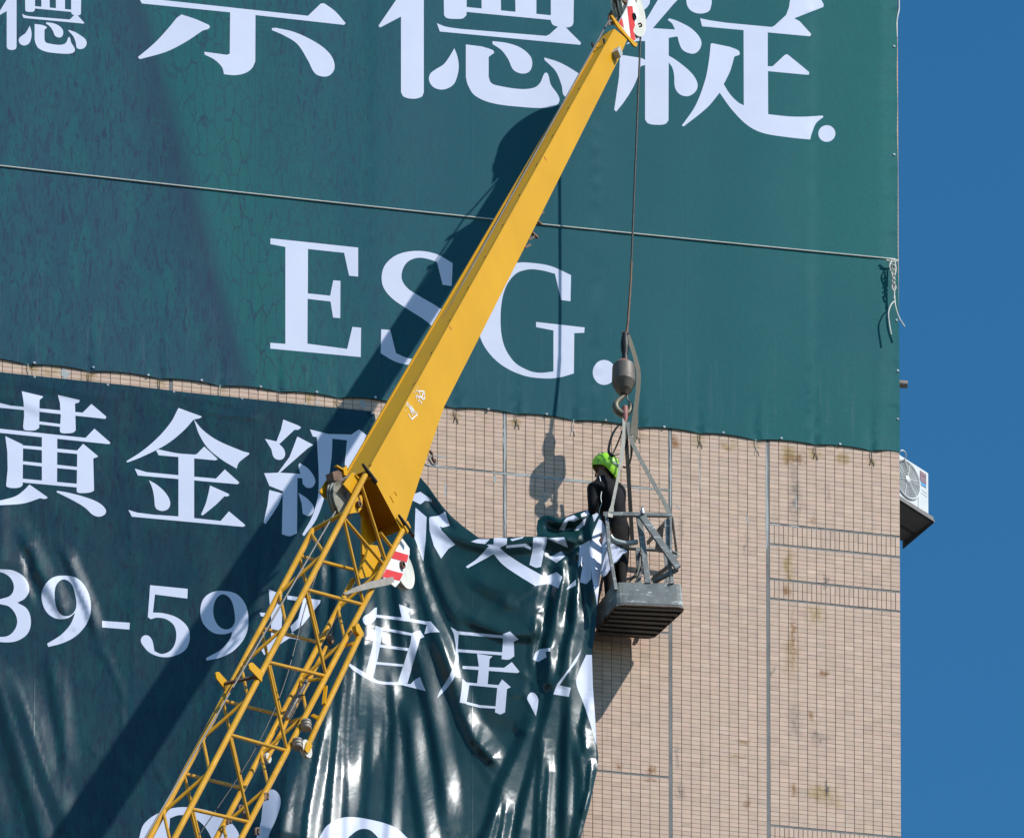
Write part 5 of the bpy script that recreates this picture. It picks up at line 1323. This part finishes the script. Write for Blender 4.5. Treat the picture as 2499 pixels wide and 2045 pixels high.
def rail(name, pts, r=.016, mat='basket'):
    m_ = MB(); m_.tube([P(*p) for p in pts], r, 10); return m_.build(name, M[mat], basket, True)
bar('top_rail', (1472, 1255, .60), (1560, 1256, .62), .04, .03, ZU)
bar('top_rail', (1558, 1256, .62), (1640, 1258, .64), .034, .03, ZU)
rail('top_rail', [(1640, 1262, .64), (1645, 1300, .42), (1651, 1345, .13), (1652, 1352, .12)], .014)
rail('rear_rail', [(1652, 1350, .12), (1600, 1342, .12), (1520, 1337, .11), (1480, 1334, .10)], .018)
rail('side_rail', [(1478, 1257, .60), (1488, 1300, .36), (1482, 1334, .10)], .014)
bar('post', (1480, 1255, .60), (1486, 1340, .605), .034, .034)
bar('post', (1486, 1338, .605), (1503, 1440, .615), .034, .034)
bar('post', (1559, 1256, .60), (1581, 1424, .62), .06, .03)
bar('post', (1629, 1330, .62), (1640, 1425, .645), .04, .03)
bar('post', (1556, 1338, .13), (1563, 1500, .13), .045, .03)
bar('post', (1648, 1350, .13), (1592, 1515, .13), .03, .03)
bar('post', (1486, 1335, .10), (1452, 1500, .10), .03, .03)
bar('gusset_plate', (1628, 1268, .63), (1631, 1328, .63), .06, .006)
bar('corner_post', (1636, 1262, .645), (1637, 1425, .65), .02, .03)
bar('hinge_bar', (1564, 1256, .68), (1655, 1386, .70), .068, .03, WD + ZU * .7)
bar('hinge_bar', (1655, 1388, .68), (1594, 1420, .50), .04, .03, ZU)
bar('hinge_bar', (1632, 1382, .60), (1594, 1412, .35), .03, .03, ZU)
bar('diagonal_brace', (1634, 1266, .60), (1606, 1296, .35), .05, .02, ZU)
bar('diagonal_brace', (1610, 1292, .4), (1580, 1325, .15), .04, .02, ZU)
bar('bracket_plate', (1612, 1290, .3), (1606, 1345, .14), .07, .006)
bar('bracket_plate', (1622, 1345, .3), (1630, 1420, .3), .03, .012)
bt = MB(); bt.lathe(P(1568, 1247, .70), ZU, [(-.03, .022), (0, .022), (.004, .013), (.03, .013), (.034, .017), (.046, .008)], 12); bt.build('hinge_bolt', plain('zinc_bolt', (.62, .60, .60), .35, .6), basket, True)
rail('pull_loop', [(1561, 1350, .2), (1556, 1390, .2), (1545, 1410, .22), (1530, 1424, .24)], .009, 'black')
rail('pull_loop', [(1565, 1352, .25), (1566, 1380, .25), (1558, 1405, .25), (1550, 1424, .25)], .009, 'black')
rail('curl_end', [(1640, 1346, .2), (1652, 1350, .2), (1654, 1356, .2), (1648, 1362, .2)], .014)
tb = MB(); tb.tube(smooth_path([P(1489, 1308, .58), P(1498, 1318, .57), P(1515, 1324, .56), P(1535, 1326, .55), P(1555, 1322, .54)], 5), [.024] * 21, 10); tag(tb.build('plastic_tube', M['plastic'], None, True), 'clear plastic tube curving across the inside of the basket', 'tube')
# loose flap of the banner lying over the basket's inner side
fp_ = MB()
flap_px = [[(1470, 1270, .56), (1490, 1322, .57), (1506, 1333, .56), (1528, 1337, .55), (1534, 1343, .54)],
           [(1470, 1310, .55), (1484, 1340, .56), (1504, 1345, .55), (1522, 1348, .55), (1527, 1350, .54)],
           [(1469, 1350, .54), (1480, 1365, .55), (1497, 1368, .55), (1512, 1362, .54), (1522, 1356, .53)],
           [(1466, 1395, .52), (1474, 1396, .53), (1485, 1393, .53), (1496, 1385, .53), (1508, 1372, .52)],
           [(1464, 1400, .50), (1470, 1408, .51), (1480, 1403, .52), (1490, 1392, .52), (1500, 1380, .51)]]
nu, nv = 5, 5
def lerp2(u, v):
    u = u * (nv - 1); v = v * (nu - 1); i = min(int(v), nu - 2); j = min(int(u), nv - 2); a, b = v - i, u - j
    q = [[np.array(flap_px[i + di][j + dj]) for dj in (0, 1)] for di in (0, 1)]
    r_ = (q[0][0] * (1 - b) + q[0][1] * b) * (1 - a) + (q[1][0] * (1 - b) + q[1][1] * b) * a
    return P(r_[0], r_[1], r_[2] + .012 * math.sin(u * 5 + v * 3))
NU = 24
fp_.add([lerp2(j / NU, i / NU) for i in range(NU + 1) for j in range(NU + 1)], [(i * (NU + 1) + j, i * (NU + 1) + j + 1, (i + 1) * (NU + 1) + j + 1, (i + 1) * (NU + 1) + j) for i in range(NU) for j in range(NU)])
fp_.mi = [1 if (j > NU * .72 and i > NU * .25) or (i > NU * .55 and j > NU * .55) or i < 2 and j > NU * .55 else 0 for i in range(NU) for j in range(NU)]
fp_.build('loose_flap', [M['print_low'], M['vinyl_low']], banner_low, True)

# ------------------------------------------------------------------ worker
PD = 0.36
J = {'pelvis': (1506, 1320, .33), 'waist': (1502, 1283, .34), 'chest': (1490, 1228, .36), 'upper': (1482, 1192, .37), 'neck': (1474, 1168, .38), 'head': (1471, 1146, .385), 'crown': (1477, 1130, .38),
     'lsh': (1447, 1195, .40), 'lelb': (1449, 1238, .42), 'lwr': (1438, 1268, .34), 'lhand': (1440, 1280, .32),
     'rsh': (1511, 1197, .33), 'relb': (1513, 1245, .30), 'rwr': (1496, 1288, .40), 'rhand': (1477, 1312, .42),
     'lhip': (1488, 1325, .33), 'lknee': (1486, 1410, .40), 'lank': (1490, 1502, .34), 'ltoe': (1478, 1513, .38),
     'rhip': (1520, 1325, .31), 'rknee': (1514, 1412, .32), 'rank': (1528, 1505, .26), 'rtoe': (1520, 1514, .33)}
Rr = {'pelvis': (.125, .10), 'waist': (.145, .11), 'chest': (.185, .13), 'upper': (.16, .105), 'neck': (.058, .058), 'head': (.082, .092), 'crown': (.08, .09),
      'lsh': (.078, .078), 'lelb': (.062, .062), 'lwr': (.036, .036), 'lhand': (.038, .022), 'rsh': (.078, .078), 'relb': (.062, .062), 'rwr': (.036, .036), 'rhand': (.038, .022),
      'lhip': (.09, .09), 'lknee': (.062, .062), 'lank': (.045, .045), 'ltoe': (.04, .035), 'rhip': (.095, .095), 'rknee': (.064, .064), 'rank': (.046, .046), 'rtoe': (.04, .035)}
order = list(J)
fingers = {}
for hnd, wri in (('lhand', 'lwr'), ('rhand', 'rwr')):
    h = P(*J[hnd]); w = P(*J[wri]); a = h - w; a /= np.linalg.norm(a)
    sd = np.cross(a, WN); sd /= np.linalg.norm(sd); up_ = np.cross(sd, a)
    for k in range(4):
        b0 = h + sd * (.028 - .019 * k) + a * .025
        ln = (.038, .044, .042, .032)[k]
        fingers[f'{hnd}{k}'] = (hnd, [b0, b0 + a * ln - up_ * .010, b0 + a * ln * .9 - up_ * .045, b0 + a * ln * .2 - up_ * .055], .0095)
    fingers[f'{hnd}t'] = (hnd, [h + sd * .036 - a * .01, h + sd * .060 + a * .012 - up_ * .012, h + sd * .050 + a * .035 - up_ * .03], .011)
pv = [P(*J[k]) for k in order]; ed = []; rad = [Rr[k] for k in order]
ix = {k: i for i, k in enumerate(order)}
for a, b in (('pelvis', 'waist'), ('waist', 'chest'), ('chest', 'upper'), ('upper', 'neck'), ('neck', 'head'), ('head', 'crown'), ('upper', 'lsh'), ('lsh', 'lelb'), ('lelb', 'lwr'), ('lwr', 'lhand'), ('upper', 'rsh'), ('rsh', 'relb'), ('relb', 'rwr'), ('rwr', 'rhand'),
             ('pelvis', 'lhip'), ('lhip', 'lknee'), ('lknee', 'lank'), ('lank', 'ltoe'), ('pelvis', 'rhip'), ('rhip', 'rknee'), ('rknee', 'rank'), ('rank', 'rtoe')):
    ed.append((ix[a], ix[b]))
for k, (hnd, chain, r) in fingers.items():
    prev = ix[hnd]
    for q in chain:
        pv.append(q); rad.append((r, r)); ed.append((prev, len(pv) - 1)); prev = len(pv) - 1
org = P(*J['rank']); org = np.array(org) - ZU * .05
me = bpy.data.meshes.new('person')
me.from_pydata([tuple(p - org) for p in pv], ed, [])
per = bpy.data.objects.new('person', me)
per.location = org
COL.objects.link(per)
sk = per.modifiers.new('skin', 'SKIN')
for i, (a, b) in enumerate(rad):
    me.skin_vertices[0].data[i].radius = (a, b)
    me.skin_vertices[0].data[i].use_root = (i == 0)
sub = per.modifiers.new('sub', 'SUBSURF'); sub.levels = 2; sub.render_levels = 2
dg = bpy.context.evaluated_depsgraph_get()
bm_ = bpy.data.meshes.new_from_object(per.evaluated_get(dg))
bm_.name = 'person'
per.modifiers.clear()
per.data = bm_
for m in (M['cloth_black'], M['trousers'], M['skin'], M['black']):
    bm_.materials.append(m)
nk, wa = P(*J['neck']), P(*J['waist'])
lw, rw = P(*J['lwr']), P(*J['rwr'])
la, ra = P(*J['lank']), P(*J['rank'])
for f in bm_.polygons:
    c = np.array(f.center) + org
    mi = 0 if c[2] > wa[2] - .06 else 1
    if c[2] > nk[2] - .005:
        mi = 2
    for ww, hh in ((lw, P(*J['lhand'])), (rw, P(*J['rhand']))):
        if (c - ww) @ (hh - ww) > 0 and np.linalg.norm(c - hh) < .085:
            mi = 2
    if c[2] < min(la[2], ra[2]) + .05:
        mi = 3
    f.material_index = mi
    f.use_smooth = True
tag(per, 'worker in black shirt and lime green helmet leaning over the basket and gripping the banner', 'person')
# head details: the worker looks left and away, helmet strap under the chin
hc_ = np.array(P(1479, 1138, .39))
face = -WD * .90 - WN * .15 + ZU * .30; face /= np.linalg.norm(face)
hu = ZU * 1.0 + WN * .10; hu -= face * (hu @ face); hu /= np.linalg.norm(hu); hs = np.cross(face, hu)
hm = MB(); NUH, NVH = 32, 14
vs_ = []; fs = []
for i in range(NVH + 1):
    ph = (i / NVH) * math.radians(120)
    for j in range(NUH):
        th = 2 * math.pi * j / NUH
        r = math.sin(ph); hgt = math.cos(ph)
        low = 1.0
        if hgt < 0:
            low = .45 + .75 * max(0, -math.cos(th)) + .30 * abs(math.sin(th))
        e = 1.0 + .03 * math.cos(4 * th) * (r > .3)
        if i >= NVH - 1:
            e *= 1.035
        vs_.append(hc_ + face * .150 * r * math.cos(th) * e + hs * .127 * r * math.sin(th) * e + hu * (.132 * hgt * low - .008))
for i in range(NVH):
    for j in range(NUH):
        fs.append((i * NUH + j, i * NUH + (j + 1) % NUH, (i + 1) * NUH + (j + 1) % NUH, (i + 1) * NUH + j))
hm.add(vs_, fs)
helmet = hm.build('helmet', M['helmet'], per, True)
def hpt(th, ph, k=1.01):
    th = math.radians(th); ph = math.radians(ph); r = math.sin(ph)
    return hc_ + face * .150 * k * r * math.cos(th) + hs * .127 * k * r * math.sin(th) + hu * (.132 * k * math.cos(ph) - .008)
cside = 1 if hs @ WN > 0 else -1
for th, ph in ((100, 48), (125, 50), (158, 56), (60, 50), (25, 50)):
    c = hpt(th * cside, ph, 1.0); nrm = c - hc_; nrm /= np.linalg.norm(nrm)
    vt = MB(); vt.lathe(c - nrm * .006, nrm, [(0, .013), (.009, .011), (.0092, .0)], 3); vt.build('vent', M['hair'], helmet)
bd = MB(); bd.ribbon([hpt(cside * t, 80 + 4 * math.sin(math.radians(t)), 1.025) for t in (120, 135, 150, 165, 178)], hu, .022, .003); bd.build('rear_band', M['helmet_grey'], helmet)
stp = MB(); stp.tube(smooth_path([hpt(cside * 60, 95, .97), hc_ + face * .07 + hs * cside * .075 - hu * .07, hc_ + face * .075 - hu * .125, hc_ + face * .07 - hs * cside * .07 - hu * .07], 5), .007, 6); stp.build('chin_strap', M['black'], helmet, True)
hr_ = MB(); hr_.lathe(hc_ - face * .035 - hu * .01, hu * -1, [(-.02, .09), (.03, .085), (.06, .07), (.085, .045)], 18); hr_.build('hair', M['hair'], per, True)
ns2 = MB(); ns2.lathe(hc_ + face * .088 - hu * .055, -hu * .8 + face * .5, [(-.02, .006), (0, .012), (.018, .013), (.028, .004)], 10); ns2.build('nose', M['skin'], per, True)
er = MB(); er.lathe(hc_ + hs * cside * .078 - hu * .05, hs * cside, [(-.01, .02), (.004, .026), (.008, .02)], 12); er.build('ear', M['skin'], per, True)
ly = MB(); ly.tube(smooth_path([P(1468, 1200, .50), P(1466, 1215, .515), P(1468, 1228, .515), P(1464, 1240, .51), P(1462, 1252, .50)], 5), .005, 6); ly.build('lanyard', M['helmet_grey'], per, True)
zp = MB(); zp.tube([P(1463, 1163, .475), P(1465, 1170, .48), P(1466, 1177, .48)], .005, 6); zp.build('collar_piping', M['white_paint'], per, True)

# ------------------------------------------------------------------ air conditioner past the corner
az = PHI + math.radians(33)
AD = np.array([math.cos(az), math.sin(az), 0]); AN = np.array([math.sin(az), -math.cos(az), 0])
def AC(x, y, off=0.0):
    return on_plane(x, y, AC0 + off * AN, AN)
AC0 = P(2230, 1200, -0.30)
tl_, br_ = AC(2186, 1101), AC(2266.5, 1263)
a_w = (br_ - tl_) @ AD
r_top = AC(2264, 1153)[2]; r_bot = br_[2]
p_bl = br_ - AD * a_w
acr = thing('air_conditioner', p_bl + AD * a_w / 2 - AN * .14, 'white outdoor air conditioner sticking out past the right wall corner', 'air conditioner')
hgt = r_top - r_bot
cs_ = MB(); cs_.hexa([p_bl, br_, br_ + ZU * hgt, p_bl + ZU * hgt], [q - AN * .27 for q in (p_bl, br_, br_ + ZU * hgt, p_bl + ZU * hgt)])
case = cs_.build('case', M['ac'], acr, bevel=.012)
fc = AC(2213, 1171, .0)
R_f = hgt * .40
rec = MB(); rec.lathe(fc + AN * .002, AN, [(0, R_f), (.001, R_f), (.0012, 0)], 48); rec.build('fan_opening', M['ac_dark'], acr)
for k in range(9):
    r = R_f * (k + 1.2) / 10
    rg = MB(); rg.tube([fc + AN * .012 + (AD * math.cos(t) + ZU * math.sin(t)) * r for t in np.linspace(0, 2 * math.pi, 41)], .0034, 6); rg.build('grille_ring', M['ac'], acr, True)
for k in range(6):
    t = math.pi * 2 * k / 6 + .3
    sp = MB(); sp.tube([fc + AN * .010, fc + AN * .010 + (AD * math.cos(t) + ZU * math.sin(t)) * R_f], .0035, 6); sp.build('grille_spoke', M['ac'], acr, True)
hb_ = MB(); hb_.lathe(fc + AN * .012, AN, [(0, R_f * .17), (.008, R_f * .17), (.012, R_f * .13)], 24); hb_.build('grille_hub', M['ac'], acr, True)
rm = MB(); rm.tube([fc + AN * .008 + (AD * math.cos(t) + ZU * math.sin(t)) * R_f for t in np.linspace(0, 2 * math.pi, 49)], .009, 8); rm.build('grille_rim', M['ac'], acr, True)
def acpoly(name, pts, off, th, mat, par):
    m_ = MB(); m_.prism([AC(2170 + x / 7.233, 1080 + y / 7.233, off) for x, y in pts], AN * th); return m_.build(name, M[mat], par)
lbp = acpoly('label', [(543, 490), (652, 560), (652, 805), (543, 735)], .002, .001, 'ac_red', acr)
acpoly('label_stripe', [(545, 680), (650, 745), (650, 800), (545, 735)], .0034, .001, 'ac_blue', lbp)
for yy in (505, 525, 585, 600, 625, 640):
    acpoly('label_text', [(553, yy + 8), (642, yy + 63), (642, yy + 71), (553, yy + 16)], .0036, .001, 'ac_pink', lbp)
acpoly('service_panel', [(512, 800), (680, 905), (680, 1250), (512, 1150)], .002, .004, 'ac', acr)
for yy in (815, 872):
    acpoly('panel_groove', [(540, yy), (665, yy + 80), (665, yy + 88), (540, yy + 8)], .0065, .001, 'ac_dark', acr)
for s_ in (0.02, 1.0):
    q0 = p_bl + AD * a_w * s_ - ZU * .02
    ar = MB(); ar.bar(q0 + AN * .03, q0 - AN * .42, ZU, .035, .035); ar.build('bracket_arm', M['bracket'], acr)
q0 = p_bl - ZU * .022
ar = MB(); ar.bar(q0 + AN * .025, q0 + AD * (a_w + .03) + AN * .025, ZU, .045, .03); ar.build('bracket_rail', M['bracket'], acr)
ar = MB(); ar.bar(q0 - AN * .25, q0 + AD * (a_w + .03) - AN * .25, ZU, .045, .03); ar.build('bracket_rail', M['bracket'], acr)
pan = MB(); pan.prism([q0 + AN * .03 - ZU * .012, q0 + AD * (a_w + .03) + AN * .03 - ZU * .012, q0 + AD * (a_w + .03) - AN * .40 - ZU * .012, q0 - AN * .40 - ZU * .012], -ZU * .006); pan.build('bracket_tray', M['greyplate'], acr)
sk_ = MB(); e0 = q0 + AD * (a_w + .035)
sk_.prism([e0 + AN * .04, e0 - AN * .42, e0 - AN * .42 - ZU * .09, e0 + AN * .04 - ZU * .03], AD * .012); sk_.build('bracket_side', M['bracket'], acr)
cbw = MB(); cbw.tube(smooth_path([P(2197, 1101, .0), P(2203, 1099, -.05), P(2210, 1105, -.1), P(2211, 1115, -.15), P(2208, 1122, -.2), P(2212, 1135, -.22), P(2217, 1152, -.25)], 5), .006, 6)
tag(cbw.build('cord', M['cord_white'], None, True), 'white cord end curling over the top of the air conditioner', 'cord')
pp = MB(); pp.lathe(P(2188, 936, -.25), WD, [(0, .036), (.115, .036), (.115, .029), (.05, .029)], 20)
pb = pp.build('pipe', plain('pipe_metal', (.30, .24, .20), .45, .3, .2, 12), None, True)
tag(pb, 'short stub of pipe poking out from behind the wall corner', 'pipe')
